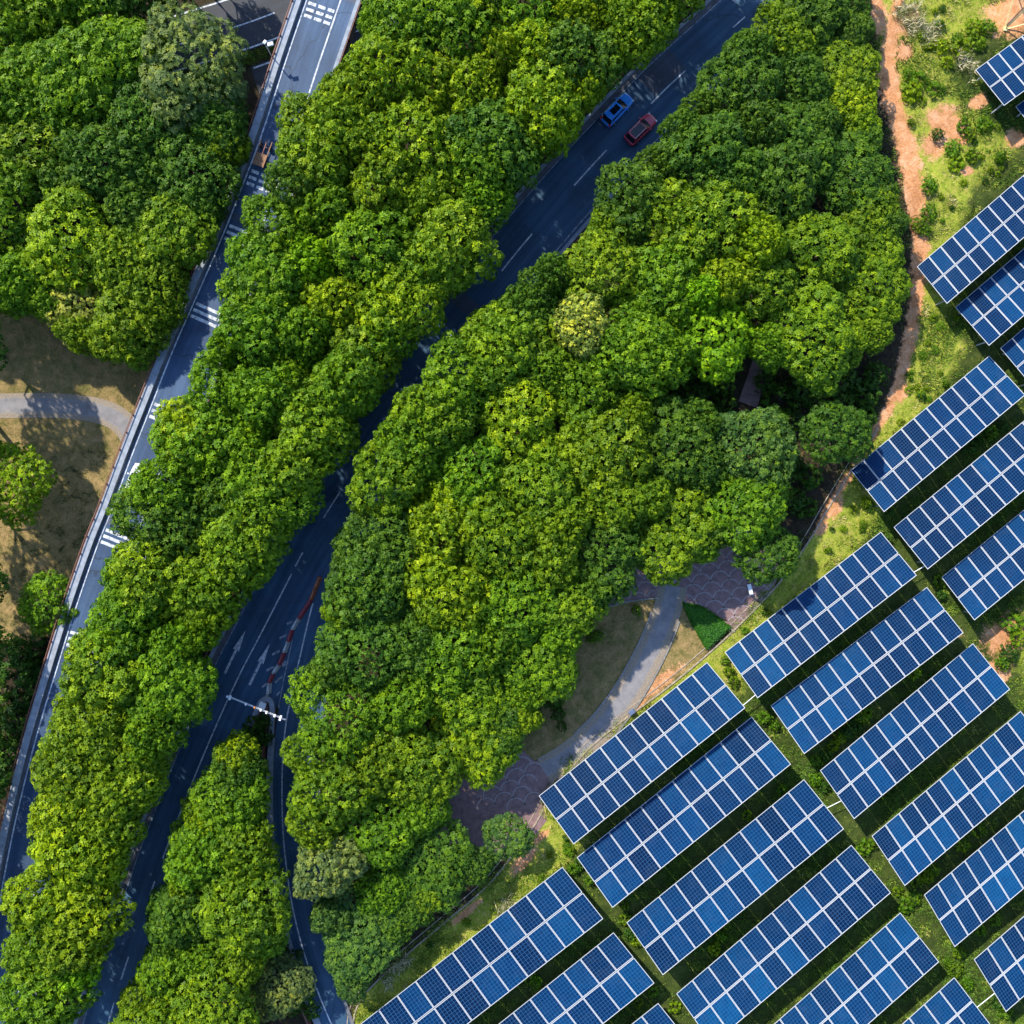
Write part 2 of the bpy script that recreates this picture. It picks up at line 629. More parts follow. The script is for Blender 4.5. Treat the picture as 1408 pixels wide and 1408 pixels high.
def at_dist(c, t, s):
    x = np.interp(s, t, c[:, 0])
    y = np.interp(s, t, c[:, 1])
    e = 0.2
    dx = np.interp(s + e, t, c[:, 0]) - np.interp(s - e, t, c[:, 0])
    dy = np.interp(s + e, t, c[:, 1]) - np.interp(s - e, t, c[:, 1])
    L = math.hypot(dx, dy) or 1
    return np.array([x, y]), np.array([dx / L, dy / L])


def nearest(c, t, p):
    return t[np.argmin(((c - np.array(p[:2])) ** 2).sum(1))]


def polysheet(name, pts, z, mat, parent=None, thick=0.0):
    mb = MB()
    q = [P(x, y, z) for x, y in pts]
    area = sum(q[i].x * q[(i + 1) % len(q)].y - q[(i + 1) % len(q)].x * q[i].y for i in range(len(q)))
    if area < 0:
        q.reverse()
    mb.face(q)
    if thick:
        for i in range(len(q)):
            a, b_ = q[i], q[(i + 1) % len(q)]
            mb.face([a, (a.x, a.y, a.z - thick), (b_.x, b_.y, b_.z - thick), b_])
    return mb.build(name, mat, parent)


# ------------------------------------------------------------------ lines of the place (photograph pixels)
FZ = 5.5                                               # flyover deck height
fly_edge_px = [(425, -60), (404, 0), (375, 85), (345, 178), (318, 250), (291, 318), (258, 395), (225, 470), (194, 548), (165, 622), (138, 695), (118, 745),
               (88, 832), (60, 922), (34, 1010), (10, 1105), (-6, 1180), (-22, 1270), (-34, 1350), (-48, 1450), (-60, 1540)]
main_px = [(1145, -90), (1062, -12), (1020, 27), (935, 104), (897, 141), (813, 229), (733, 320), (692, 370), (617, 466), (592, 500), (535, 577),
           (505, 620), (462, 685), (419, 755), (399, 793), (360, 869), (322, 943), (275, 1050), (225, 1177), (212, 1214), (172, 1330), (150, 1402), (128, 1480), (105, 1570)]
ramp_px = [(520, 640), (476, 720), (450, 778), (431, 827), (412, 905), (400, 960), (392.5, 1000), (388, 1064), (389, 1139), (395, 1201), (404, 1255), (419, 1313), (440, 1371), (453, 1402), (466, 1432)]
under_px = [(60, 122), (160, 88), (319, 38.5), (381, 16.5), (470, -15), (620, -70)]
lawnpath_px = [(-120, 562), (-40, 559), (0, 558), (80, 558), (140, 566), (172, 585), (190, 620), (205, 660)]
parkpath_px = [(926, 805), (921, 826), (912, 856), (893, 900), (862, 955), (825, 1003), (787, 1036), (762, 1052), (748, 1060)]
woodpath_px = [(1075, 440), (1052, 488), (1038, 528), (1028, 556)]
bound_px = [(1215, -60), (1208, 0), (1212, 90), (1230, 180), (1250, 260), (1258, 330), (1256, 410), (1244, 480), (1228, 540), (1205, 592), (1180, 632), (1140, 697),
            (1110, 748), (1068, 806), (1010, 866), (966, 906), (915, 948), (850, 996), (800, 1040), (755, 1098), (735, 1135), (690, 1195), (664, 1224), (610, 1270), (559, 1313), (518, 1350), (494, 1378), (486, 1410), (490, 1460), (520, 1540)]
track_px = [(1246, -40), (1236, 0), (1226, 50), (1220, 95), (1228, 140), (1243, 190), (1254, 240), (1263, 295), (1266, 340), (1262, 400), (1253, 455), (1243, 500), (1230, 545), (1200, 600), (1160, 665), (1128, 720)]


def wline(px, z=0.0, step=1.0):
    return spline([P(x, y, z) for x, y in px], step)


fly_c, fly_t = wline(fly_edge_px, FZ)
main_c, main_t = wline(main_px)
ramp_c, ramp_t = wline(ramp_px)
und_c, und_t = wline(under_px)
lp_c, lp_t = wline(lawnpath_px)
pp_c, pp_t = wline(parkpath_px)
wp_c, wp_t = wline(woodpath_px)
bd_c, bd_t = wline(bound_px)
tr_c, tr_t = wline(track_px)


def polyline_dist(c, X, Y):
    d = np.full(X.shape, 1e9)
    for i in range(0, len(c)):
        d = np.minimum(d, (X - c[i, 0]) ** 2 + (Y - c[i, 1]) ** 2)
    return np.sqrt(d)


def inside(poly, X, Y):
    r = np.zeros(X.shape, bool)
    n = len(poly)
    for i in range(n):
        x0, y0 = poly[i]
        x1, y1 = poly[(i + 1) % n]
        if y0 == y1:
            continue
        cond = ((y0 > Y) != (y1 > Y)) & (X < (x1 - x0) * (Y - y0) / (y1 - y0) + x0)
        r ^= cond
    return r


def edge_dist(poly, X, Y):
    d = np.full(X.shape, 1e9)
    n = len(poly)
    for i in range(n):
        a = np.array(poly[i], float)
        b_ = np.array(poly[(i + 1) % n], float)
        ab = b_ - a
        t = np.clip(((X - a[0]) * ab[0] + (Y - a[1]) * ab[1]) / max(1e-9, ab @ ab), 0, 1)
        d = np.minimum(d, (X - a[0] - t * ab[0]) ** 2 + (Y - a[1] - t * ab[1]) ** 2)
    return np.sqrt(d)


field_poly = [tuple(p) for p in bd_c] + [(300, -90), (300, 90)]
lawn_w_poly = [tuple(P(x, y)[:2]) for x, y in [(-300, 400), (40, 410), (120, 470), (230, 480), (180, 640), (120, 780), (80, 880), (20, 900), (-300, 900)]]
lawn_p_poly = [tuple(P(x, y)[:2]) for x, y in [(740, 900), (830, 830), (910, 815), (1000, 860), (960, 915), (850, 1000), (770, 1050), (700, 1040), (700, 960)]]

# solar tables: corners in the photograph
TAB = [  # west, north, east, south corner in photograph pixels, where it stands
    ((994, 896), (1213, 731), (1259, 791), (1044, 961)),
    ((1168, 648), (1361, 487), (1409, 545), (1217, 703)),
    ((1227, 725), (1424, 565), (1473, 622), (1277, 783)),
    ((1293, 794), (1490, 633), (1538, 691), (1341, 853)),
    ((1057.6, 969.6), (1276, 807), (1323.5, 870), (1107.7, 1037.8)),
    ((1125.7, 1059), (1339, 884), (1388, 948), (1176, 1127)),
    ((1196.6, 1149), (1404.6, 977), (1452, 1043), (1245.7, 1219)),
    ((1269, 1230), (1476, 1057), (1521, 1126), (1314, 1303)),
    ((1337, 1319), (1544, 1142), (1590, 1212), (1385, 1392)),
    ((739.5, 1094), (972.8, 910), (1024.6, 973.6), (789.6, 1161.5)),
    ((791, 1178.6), (1035, 985), (1086.5, 1051), (844, 1249)),
    ((858.5, 1268), (1107.7, 1071), (1158.5, 1140), (914, 1341.6)),
    ((928, 1366), (1171.8, 1161), (1224, 1228), (981, 1437)),
    ((1008, 1456), (1239, 1253.6), (1290.4, 1323.5), (1060, 1528)),
    ((1082, 1549), (1313, 1342), (1362, 1411), (1131, 1618)),
    ((493, 1408), (775, 1191), (828, 1264), (548, 1484)),
    ((588, 1484), (845, 1281), (898.7, 1352.5), (643, 1558)),
    ((650, 1580), (906, 1378), (960, 1450), (704, 1654)),
    ((1340, 96.5), (1516, -32), (1558, 17), (1381.5, 145)),
    ((1395, 147), (1571, 15), (1613, 63), (1437, 195)),
    ((1259.5, 367), (1440, 212), (1484, 262), (1303, 417.5)),
    ((1312, 423), (1492, 269), (1541, 321), (1361, 475)),
    ((1374, 479), (1554, 325), (1602, 378), (1422, 533)),
]

# ------------------------------------------------------------------ ground
core = np.arange(-78, 78.01, 0.4)
outer = np.array([82, 90, 105, 130, 170, 240, 350, 500, 800.0])
ax = np.concatenate([-outer[::-1], core, outer])
GX, GY = np.meshgrid(ax, ax)
fin = inside(field_poly, GX, GY)
fd = edge_dist([tuple(p) for p in bd_c[::3]] + [(300, -90), (300, 90)], GX, GY)
fsd = np.where(fin, fd, -fd)
far = (np.abs(GX) > 90) | (np.abs(GY) > 90)


def vnoise(X, Y, sc_, seed):
    r = np.random.RandomState(seed)
    out = np.zeros(X.shape)
    for k in range(9):
        a = r.uniform(0, 6.283)
        f = sc_ * r.uniform(0.6, 1.7)
        out += np.sin((X * math.cos(a) + Y * math.sin(a)) * f + r.uniform(0, 6.283) + 1.3 * np.sin((X * math.sin(a) - Y * math.cos(a)) * f * 0.7 + r.uniform(0, 6)))
    return out / 9 ** 0.5


h = -0.04 + np.clip((fsd - 1.0) / 4.0, 0, 1) * (0.10 + 0.09 * vnoise(GX, GY, 0.5, 3) + 0.05 * vnoise(GX, GY, 1.6, 4)) * (~far)
rm_field = np.clip(0.5 + fsd / 1.6, 0, 1)
dtr = polyline_dist(tr_c, GX, GY)
ty = np.interp(GY, [-1e3, P(0, 600)[1], P(0, 420)[1], P(0, 250)[1], P(0, 110)[1], P(0, 0)[1], 1e3], [0.55, 0.65, 1.05, 1.5, 1.6, 0.9, 0.9])
rm_dirt = np.clip(0.95 - dtr / (2 * ty), 0, 1)


def blob(px, py, r, sq=1.0, ang=0.0, k=1.0):
    global rm_dirt
    c_ = P(px, py)
    dx, dy = GX - c_[0], GY - c_[1]
    ca, sa = math.cos(ang), math.sin(ang)
    u, v = dx * ca + dy * sa, (-dx * sa + dy * ca) / sq
    rm_dirt = np.maximum(rm_dirt, np.clip((1.0 - np.hypot(u, v) / (2 * r)) * k, 0, 1))


for a in [(1300, 170, 2.6, 0.8, -0.6), (1285, 200, 1.6, 1, 0), (1318, 186, 1.5, 1, 0), (1250, 30, 2.0, 0.6, 1.3), (1242, 70, 1.4, 1, 0), (1208, 20, 0.9, 3, 0),
          (1385, 872, 3.2, 0.7, 0.6), (1360, 930, 3.0, 0.5, 0.7), (1395, 20, 3.5, 0.8, 0), (1150, 700, 1.3, 0.5, 1.0), (1130, 725, 1.2, 0.5, 1), (1165, 660, 1.0, 0.6, 1),
          (1240, 540, 1.5, 0.5, 1.2), (1250, 480, 1.3, 0.6, 1.2), (720, 1185, 2.2, 0.35, 0.7), (745, 1150, 1.3, 0.4, 0.8), (640, 1255, 2.5, 0.2, 0.7), (1300, 870, 1.6, 0.6, 0),
          (1345, 140, 1.3, 0.7, 0.4), (1395, 190, 1.5, 0.7, 0.4), (1390, 110, 1.2, 1, 0), (1330, 235, 1.0, 0.6, 0), (905, 940, 3.2, 0.25, 0.65), (870, 975, 2.2, 0.3, 0.65)]:
    blob(*a)
rm_dirt = rm_dirt * np.where(fsd > -3, 1, 0)
lw = np.where(inside(lawn_w_poly, GX, GY), 1, -1) * edge_dist(lawn_w_poly, GX, GY)
lpk = np.where(inside(lawn_p_poly, GX, GY), 1, -1) * edge_dist(lawn_p_poly, GX, GY)
rm_lawn = np.clip(0.5 + np.maximum(lw, lpk) / 3.0, 0, 1)
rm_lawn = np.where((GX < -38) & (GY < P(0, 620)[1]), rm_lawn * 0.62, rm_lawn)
nrow = len(ax)
me = bpy.data.meshes.new('ground')
vv = np.stack([GX.ravel(), GY.ravel(), h.ravel()], 1).astype(np.float32)
idx = np.arange(nrow * nrow).reshape(nrow, nrow)
quads = np.stack([idx[:-1, :-1].ravel(), idx[:-1, 1:].ravel(), idx[1:, 1:].ravel(), idx[1:, :-1].ravel()], 1)


def np_mesh(me, verts, faces):
    nf, k = faces.shape
    me.vertices.add(len(verts))
    me.vertices.foreach_set('co', verts.astype(np.float32).ravel())
    me.loops.add(nf * k)
    me.loops.foreach_set('vertex_index', faces.astype(np.int32).ravel())
    me.polygons.add(nf)
    me.polygons.foreach_set('loop_start', (np.arange(nf) * k).astype(np.int32))
    me.polygons.foreach_set('loop_total', np.full(nf, k, np.int32))
    me.update(calc_edges=True)


np_mesh(me, vv, quads)
weed = np.zeros(GX.shape)  # weedy ground at the tables, also darkened to deepen the shade there
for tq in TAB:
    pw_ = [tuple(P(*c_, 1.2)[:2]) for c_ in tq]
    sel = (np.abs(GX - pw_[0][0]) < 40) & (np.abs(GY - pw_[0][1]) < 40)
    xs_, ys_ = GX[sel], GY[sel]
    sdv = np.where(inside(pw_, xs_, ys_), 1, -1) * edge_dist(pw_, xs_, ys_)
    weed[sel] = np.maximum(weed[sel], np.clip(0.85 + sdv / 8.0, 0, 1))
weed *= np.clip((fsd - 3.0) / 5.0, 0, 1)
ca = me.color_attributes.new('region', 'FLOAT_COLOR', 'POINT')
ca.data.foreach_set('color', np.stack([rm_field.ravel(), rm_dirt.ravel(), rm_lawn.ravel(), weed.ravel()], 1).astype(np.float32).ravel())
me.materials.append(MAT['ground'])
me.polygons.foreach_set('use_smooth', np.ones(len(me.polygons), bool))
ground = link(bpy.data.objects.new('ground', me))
ground['kind'] = 'structure'


def ground_z(x, y):
    i = int(np.argmin(np.abs(ax - x)))
    j = int(np.argmin(np.abs(ax - y)))
    return float(h[j, i])


# ------------------------------------------------------------------ main road and ramp
RZ = 0.02
n = len(main_c)
ymain = main_c[:, 1]
yk = [P(0, y)[1] for y in (1500, 1060, 1000, 930, 800, 700, 600, -100)]
wl = np.interp(ymain, yk, [3.7, 3.8, 3.9, 4.0, 4.1, 4.2, 4.3, 4.3])
wr = np.interp(ymain, yk, [3.5, 3.5, 4.9, 6.2, 5.2, 4.3, 4.1, 4.1])
road = ribbon('main_road', main_c, main_t, -wl, wr, RZ, MAT['asphalt'])
road['kind'] = 'structure'
rw_ = np.interp(ramp_t, [0, ramp_t[-1] - 22, ramp_t[-1] - 6, ramp_t[-1]], [4.4, 4.4, 2.6, 2.2])
ramp = ribbon('ramp_road', ramp_c, ramp_t, -1.15, rw_, RZ - 0.006, MAT['asphalt'])
ramp['kind'] = 'structure'


def seg_mark(name, c, t, s0, s1, off, wd, z, mat, parent):
    nseg = max(2, int((s1 - s0) / 1.0) + 1)
    cc = np.array([at_dist(c, t, s)[0] for s in np.linspace(s0, s1, nseg)])
    tt = np.linspace(s0, s1, nseg)
    if np.isscalar(off):
        return ribbon(name, cc, tt, off + wd / 2, off - wd / 2, z, mat, parent)
    o = np.interp(tt, t, off)
    return ribbon(name, cc, tt, o + wd / 2, o - wd / 2, z, mat, parent)


MZ = RZ + 0.006
# dashes (read from the photograph)
for a, b_ in [((1062, -12), (1045, 4)), ((1027, 21), (1011, 34)), ((944, 97), (897, 141)), ((834, 206), (792, 252)), ((733, 320), (692, 370)), ((622, 458), (592, 500)),
              ((539, 571), (530, 585)), ((511, 611), (501, 628)), ((470, 674), (445, 712)), ((419, 755), (406, 777)), ((214, 1206), (206, 1232)), ((176, 1320), (166, 1345)), ((157, 1381), (148, 1408))]:
    s0, s1 = nearest(main_c, main_t, P(*a)), nearest(main_c, main_t, P(*b_))
    seg_mark('lane_dash', main_c, main_t, s0, s1, 0.0, 0.17, MZ, MAT['paint'], road)
s0, s1 = nearest(main_c, main_t, P(399, 793)), nearest(main_c, main_t, P(225, 1177))
seg_mark('lane_line', main_c, main_t, s0, s1, 0.0, 0.17, MZ, MAT['paint'], road)
# edge line beside the right kerb, left lane edge line (faint)
seg_mark('edge_line', main_c, main_t, 0, nearest(main_c, main_t, P(540, 570)), wr - 0.45, 0.14, MZ, MAT['paint_worn'], road)
seg_mark('edge_line', main_c, main_t, 0, main_t[-1] - 1, -wl + 0.75, 0.13, MZ, MAT['paint_worn'], road)
# ramp line and gore line
seg_mark('edge_line', ramp_c, ramp_t, nearest(ramp_c, ramp_t, P(431, 827)), ramp_t[-1] - 1, 0.0, 0.17, MZ, MAT['paint'], ramp)
g_c, g_t = wline([(402, 880), (397, 903), (389, 940), (383, 974)], 0, 0.5)
seg_mark('gore_line', g_c, g_t, 0, g_t[-1], 0.0, 0.12, MZ, MAT['paint_worn'], ramp)


def flat_poly(name, pts, z, mat, parent):
    mb = MB()
    q = [P(x, y, z) for x, y in pts]
    area = sum(q[i].x * q[(i + 1) % len(q)].y - q[(i + 1) % len(q)].x * q[i].y for i in range(len(q)))
    if area < 0:
        q.reverse()
    mb.face(q)
    return mb.build(name, mat, parent)


def arrow(tail, tip):
    a, b_ = Vector(tail), Vector(tip)
    d = (b_ - a).normalized()
    nn = Vector((d.y, -d.x))
    L = (b_ - a).length
    sh = a + d * (L * 0.56)
    pts = [a + nn * 1.6, sh + nn * 1.7, sh - d * 1.5 + nn * 4.6, b_, sh - d * 1.5 - nn * 4.6, sh - nn * 1.7, a - nn * 1.6]
    return flat_poly('arrow_marking', [(p.x, p.y) for p in pts], MZ, MAT['paint'], road)


arrow((309, 926), (337.5, 867))
arrow((343, 942), (371, 885))
# gore hatching between the barrier and the ramp
for (x0, y0), (x1, y1) in [((378, 938), (388, 930)), ((380, 956), (384.5, 951)), ((384, 915), (393, 909)), ((360, 945), (366, 940)), ((366, 922), (377, 917)), ((374, 900), (384, 895)),
                           ((384, 878), (394, 873)), ((394, 858), (402, 854)), ((388, 916), (396, 911))]:
    dx, dy = x1 - x0, y1 - y0
    flat_poly('hatch_marking', [(x0, y0 - 1.6), (x1, y1 - 1.6), (x1 + 0.6, y1 + 1.6), (x0 + 0.6, y0 + 1.6)], MZ + 0.003, MAT['paint_worn'], road)
# patched asphalt
s = nearest(main_c, main_t, P(920, 118))
nn_ = 8
ss = np.linspace(s - 3.3, s + 1.9, nn_)
cc = np.array([at_dist(main_c, main_t, q)[0] for q in ss])
ribbon('asphalt_patch', cc, ss, -3.45, -0.25, MZ - 0.003, MAT['patch'], road)
s = nearest(main_c, main_t, P(650, 425))
ss = np.linspace(s - 1.0, s + 1.0, 4)
cc = np.array([at_dist(main_c, main_t, q)[0] for q in ss])
ribbon('asphalt_patch', cc, ss, 3.3, -3.4, MZ - 0.003, MAT['patch'], road)

# kerbs of the main road: pale gutter strip + kerb, red-brown retaining edge outside
kl = ribbon('kerb', main_c, main_t, -wl - 0.45, -wl + 0.02, RZ + 0.13, MAT['concrete'], None, 0.2)
kl['kind'] = 'structure'
gut = ribbon('gutter', main_c, main_t, -wl + 0.03, -wl + 0.60, MZ - 0.002, MAT['concrete_dark'], road)
seg = main_c[: np.argmin(np.abs(main_t - nearest(main_c, main_t, P(470, 675))))]
segt = main_t[: len(seg)]
kr = ribbon('kerb', seg, segt, wr[:len(seg)] - 0.02, wr[:len(seg)] + 0.45, RZ + 0.13, MAT['concrete'], None, 0.2)
kr['kind'] = 'structure'


def fence_line(name, c, t, off, z0, height, label, post_gap=2.2, cat='guard rail', rails=(0.95, 0.55), pw=0.13, mat=None, thick=0.1, group=None):
    mat = mat or MAT['rust']
    mid = len(c) // 2
    root = empty(name, (c[mid][0], c[mid][1], z0))
    inv = Vector((c[mid][0], c[mid][1], z0))
    _, nn = normals(c)
    A = c + nn * arr(off, len(c))[:, None]
    for k in rails:
        mb = MB()
        for i in range(len(A) - 1):
            mb.bar(Vector((*A[i], z0 + height * k)) - inv, Vector((*A[i + 1], z0 + height * k)) - inv, thick, thick)
        mb.build('rail', mat, root)
    pm = MB()
    pm.box((0, 0, height / 2), (pw, pw, height))
    pme = pm.mesh('post', mat)
    L = t[-1]
    k = 0.4
    while k < L:
        p, d = at_dist(A, t, k)
        o = bpy.data.objects.new('post', pme)
        o.location = Vector((p[0], p[1], z0)) - inv
        o.rotation_euler = (0, 0, math.atan2(d[1], d[0]))
        link(o, root)
        k += post_gap
    return tag(root, label, cat, group)


fence_line('guard_rail', main_c[2:-2], main_t[2:-2] - main_t[2], -wl[2:-2] - 0.75, -0.02, 0.8,
           'low red-brown railing along the tree-belt kerb of the two-lane road')
fence_line('guard_rail', seg[2:], segt[2:] - segt[2], wr[2:len(seg)] + 0.75, -0.02, 0.8,
           'low red-brown railing along the big-wood kerb of the two-lane road')

# ramp edges
i0 = np.argmin(np.abs(ramp_t - nearest(ramp_c, ramp_t, P(391, 1012))))
rc, rt = ramp_c[i0:], ramp_t[i0:] - ramp_t[i0]
k3 = ribbon('kerb', rc, rt, -1.9, -1.13, RZ + 0.25, MAT['concrete'], None, 0.35)
k3['kind'] = 'structure'
fence_line('guard_rail', rc[:-1], rt[:-1], -2.3, 0.0, 1.0, 'red-brown guard rail with stout posts beside the curving ramp', 1.75, rails=(0.95, 0.6, 0.25), pw=0.32, thick=0.2)
k4 = ribbon('kerb', ramp_c[8:], ramp_t[8:], rw_[8:] - 0.02, rw_[8:] + 0.4, RZ + 0.12, MAT['concrete_dark'], None, 0.2)
k4['kind'] = 'structure'

# island between road and ramp: rounded stone nose, rails, soil
nose = [(326, 1030), (336, 1006), (346, 988), (353, 972), (358, 962), (366, 957), (374, 960), (377.5, 968), (378, 985), (376.5, 1012)]
nc, nt_ = wline(nose, 0, 0.4)
wall = ribbon('island_kerb', nc, nt_, 0.05, -0.55, 0.5, MAT['concrete'], None, 0.55)
tag(wall, 'rounded grey concrete kerb wall at the tip of the wedge island', 'kerb')
fence_line('guard_rail', nc[1:-1], nt_[1:-1] - nt_[1], -0.75, 0.0, 0.95, 'red-brown rail bending round the tip of the wedge island', 1.6, rails=(0.95, 0.6), thick=0.16, pw=0.2)

# white utility cabinet in the island tip
mb = MB()
mb.box((0, 0, 0.6), (0.75, 0.75, 1.2))
mb.box((0, 0, 1.24), (0.85, 0.85, 0.08))
ub = empty('utility_cabinet', P(364, 968, 0.0), math.radians(-20))
mb.build('cabinet_body', MAT['metal_white'], ub, bevel=0.02)
mb = MB()
mb.box((0, -0.385, 0.65), (0.6, 0.02, 0.9))
mb.build('cabinet_door', MAT['galv'], ub)
tag(ub, 'small white utility cabinet inside the island tip under the camera gantry', 'cabinet')

# segmented plastic barrier on the gore
bar_px = [(440.5, 793), (434, 809), (428.3, 824), (411.5, 850), (402.5, 865), (397, 881.5), (391.5, 896.5), (384.5, 913), (376.5, 925), (371, 938), (370, 953)]
cols = ['b_orange', 'b_orange', 'b_red', 'b_white', 'b_red', 'b_white', 'b_red', 'b_white', 'b_red', 'b_white']
words = {'b_orange': 'orange', 'b_red': 'dark red', 'b_white': 'dirty white'}
for i in range(10):
    a, b_ = P(*bar_px[i], 0), P(*bar_px[i + 1], 0)
    d = b_ - a
    L = d.length - 0.10
    mb = MB()
    # jersey profile: wide foot, narrow top
    for z0, z1, w0, w1 in ((0.0, 0.18, 0.56, 0.52), (0.18, 0.42, 0.52, 0.30), (0.42, 0.85, 0.30, 0.24)):
        x0, x1 = -L / 2, L / 2
        A = [(x0, -w0 / 2, z0), (x1, -w0 / 2, z0), (x1, w0 / 2, z0), (x0, w0 / 2, z0)]
        B = [(x0, -w1 / 2, z1), (x1, -w1 / 2, z1), (x1, w1 / 2, z1), (x0, w1 / 2, z1)]
        for k in range(4):
            mb.face([A[k], A[(k + 1) % 4], B[(k + 1) % 4], B[k]])
        if z0 == 0:
            mb.face(list(reversed(A)))
        if z1 == 0.85:
            mb.face(B)
    loc = (a + b_) / 2
    loc.z = RZ
    root = empty('traffic_barrier', loc, math.atan2(d.y, d.x))
    mb.build('barrier_body', MAT[cols[i]], root)
    cm = MB()
    for sx_ in (-1, 1):
        cm.tube([(sx_ * L * 0.36, 0, 0.84), (sx_ * L * 0.36, 0, 0.9)], [0.07, 0.06], 8)
    cm.build('filler_cap', MAT['black'], root)
    pos_ = ['at the free end of the barrier line', 'second from the free end of the barrier line', 'next to the two orange pieces', 'first white one after the orange pieces',
            'between the first two white pieces', 'in the middle of the barrier line', 'between two white pieces nearer the island tip', 'third white one counted from the orange pieces',
            'last red one before the island tip', 'touching the kerb of the island tip'][i]
    tag(root, '%s plastic road barrier, %s' % (words[cols[i]], pos_), 'barrier', 'plastic barriers on the gore')

# camera gantry across the island tip
gp = P(366, 980, 0)
gan = empty('camera_gantry', (gp.x, gp.y, 0.0))
GZ = 6.0
pa, pb = P(314, 957, GZ), P(393, 989, GZ)
base = Vector((gp.x, gp.y, 0))
mid_ = P(368, 979.5, GZ)
mb = MB()
mb.tube([(0, 0, 0), Vector((mid_.x, mid_.y, GZ)) - base], [0.15, 0.10], 10)
mb.build('pole', MAT['metal_white'], gan)
mb = MB()
mb.tube([pa - base, pb - base], [0.06, 0.06], 8)
mb.bar(pa - base + Vector((0, 0, 0.35)), pb - base + Vector((0, 0, 0.35)), 0.06)
for k in range(9):
    q = pa.lerp(pb, k / 8) - base
    mb.bar(q, q + Vector((0, 0, 0.35)), 0.05)
mb.build('arm', MAT['galv'], gan)
ang = math.atan2(pb.y - pa.y, pb.x - pa.x)
for f, sz, nm in ((0.0, (0.3, 0.3, 0.3), 'camera_head'), (0.045, (0.30, 0.72, 0.3), 'camera_head'), (0.32, (0.25, 0.4, 0.25), 'camera_head'), (0.58, (0.25, 0.36, 0.25), 'camera_head'), (0.68, (0.25, 0.4, 0.25), 'camera_head'), (0.82, (0.3, 0.42, 0.25), 'camera_head'), (0.92, (0.30, 0.8, 0.3), 'camera_head')):
    q = pa.lerp(pb, f) - base
    mb = MB()
    sz = tuple(0.72 * a_ for a_ in sz)
    mb.box((q.x, q.y, GZ + 0.28), sz, ang + 0.1)
    mb.box((q.x, q.y, GZ + 0.45), (sz[0] * 1.2, sz[1] * 1.1, 0.04), ang + 0.1)
    mb.build(nm, MAT['metal_white'], gan, bevel=0.02)
q = pa.lerp(pb, 0.47) - base
mb = MB()
mb.tube([(q.x, q.y, GZ + 0.2), (q.x, q.y, GZ + 0.5)], [0.12, 0.09], 8)
mb.build('beacon', MAT['orange_lamp'], gan)
tag(gan, 'white camera gantry arm reaching over the road from the island tip', 'gantry')

# ------------------------------------------------------------------ road under the flyover
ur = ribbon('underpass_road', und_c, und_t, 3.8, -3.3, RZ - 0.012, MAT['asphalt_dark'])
ur['kind'] = 'structure'
us = np.linspace(0, und_t[-1], 40)
for k in range(0, 3):
    s = nearest(und_c, und_t, P(319, 38.5)) + (k - 1) * 11.5
    seg_mark('lane_dash', und_c, und_t, max(0, s), s + 6.0, 0, 0.18, MZ, MAT['paint'], ur)
seg_mark('edge_line', und_c, und_t, 1, und_t[-1] - 1, 3.55, 0.2, MZ, MAT['paint'], ur)
seg_mark('edge_line', und_c, und_t, 1, und_t[-1] - 1, -3.05, 0.2, MZ, MAT['paint'], ur)
off2 = -5.6
k_ = und_c[:, 0] > P(318, 0)[0]
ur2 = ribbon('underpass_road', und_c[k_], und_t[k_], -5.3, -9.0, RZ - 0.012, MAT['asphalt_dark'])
ur2['kind'] = 'structure'
seg_mark('edge_line', und_c, und_t, und_t[k_][0] + 0.3, und_t[-1] - 1, -5.6, 0.2, MZ, MAT['paint'], ur2)

# ------------------------------------------------------------------ flyover
fly = empty('flyover_bridge', (fly_c[60][0], fly_c[60][1], 0.0))
fbase = Vector((fly_c[60][0], fly_c[60][1], 0))


def frib(name, a, b_, z, mat, thick=0.0, c=None, t=None, parent=None):
    c = fly_c if c is None else c
    t = fly_t if t is None else t
    o = ribbon(name, c, t, a, b_, z, mat, parent or fly, thick)
    if parent is None:
        o.location = -fbase
    else:
        o.location = (0, 0, 0)
    return o


# measured from the outer rail (0) towards the trees; travel direction is down the picture so the deck lies to the left (+)
DW = 7.75
frib('deck', 0.0, DW, FZ - 0.35, MAT['concrete_dark'], 1.1)
surf = frib('road_surface', 1.2, DW - 0.45, FZ, MAT['asphalt_fly'], 0.34)
frib('walkway', 0.12, 0.98, FZ + 0.42, MAT['concrete'], 0.8)
frib('gutter', 0.985, 1.195, FZ - 0.02, MAT['concrete_dark'], 0.3)
frib('parapet', DW - 0.44, DW, FZ + 0.75, MAT['concrete'], 1.2)
frib('edge_line', 1.33, 1.5, FZ + 0.006, MAT['paint'])
e2 = 5.2
frib('edge_line', e2, e2 + 0.17, FZ + 0.006, MAT['paint'])
for px, py in [(435, 17), (343, 247), (314, 323), (276, 428), (210, 560), (143, 740), (96, 880)]:
    s = nearest(fly_c, fly_t, P(px, py, FZ))
    for k in range(3):
        s0_ = s + (k - 1) * 0.78
        p, d = at_dist(fly_c, fly_t, s0_)
        nl = np.array([-d[1], d[0]])
        if (px, py) in ((435, 17), (343, 247)):
            spans = [(1.75, 2.7), (3.0, 3.9), (4.2, 5.0)]
        else:
            spans = [(1.7, 5.0)]
        for o0, o1 in spans:
            mb = MB()
            q = [p + d * 0.19 + nl * o0, p - d * 0.19 + nl * o0, p - d * 0.19 + nl * o1, p + d * 0.19 + nl * o1]
            q = [(x[0], x[1], FZ + 0.007) for x in q]
            area = sum(q[i][0] * q[(i + 1) % 4][1] - q[(i + 1) % 4][0] * q[i][1] for i in range(4))
            mb.face(q if area > 0 else list(reversed(q)))
            o = mb.build('rumble_bar', MAT['paint'], fly)
            o.location = -fbase
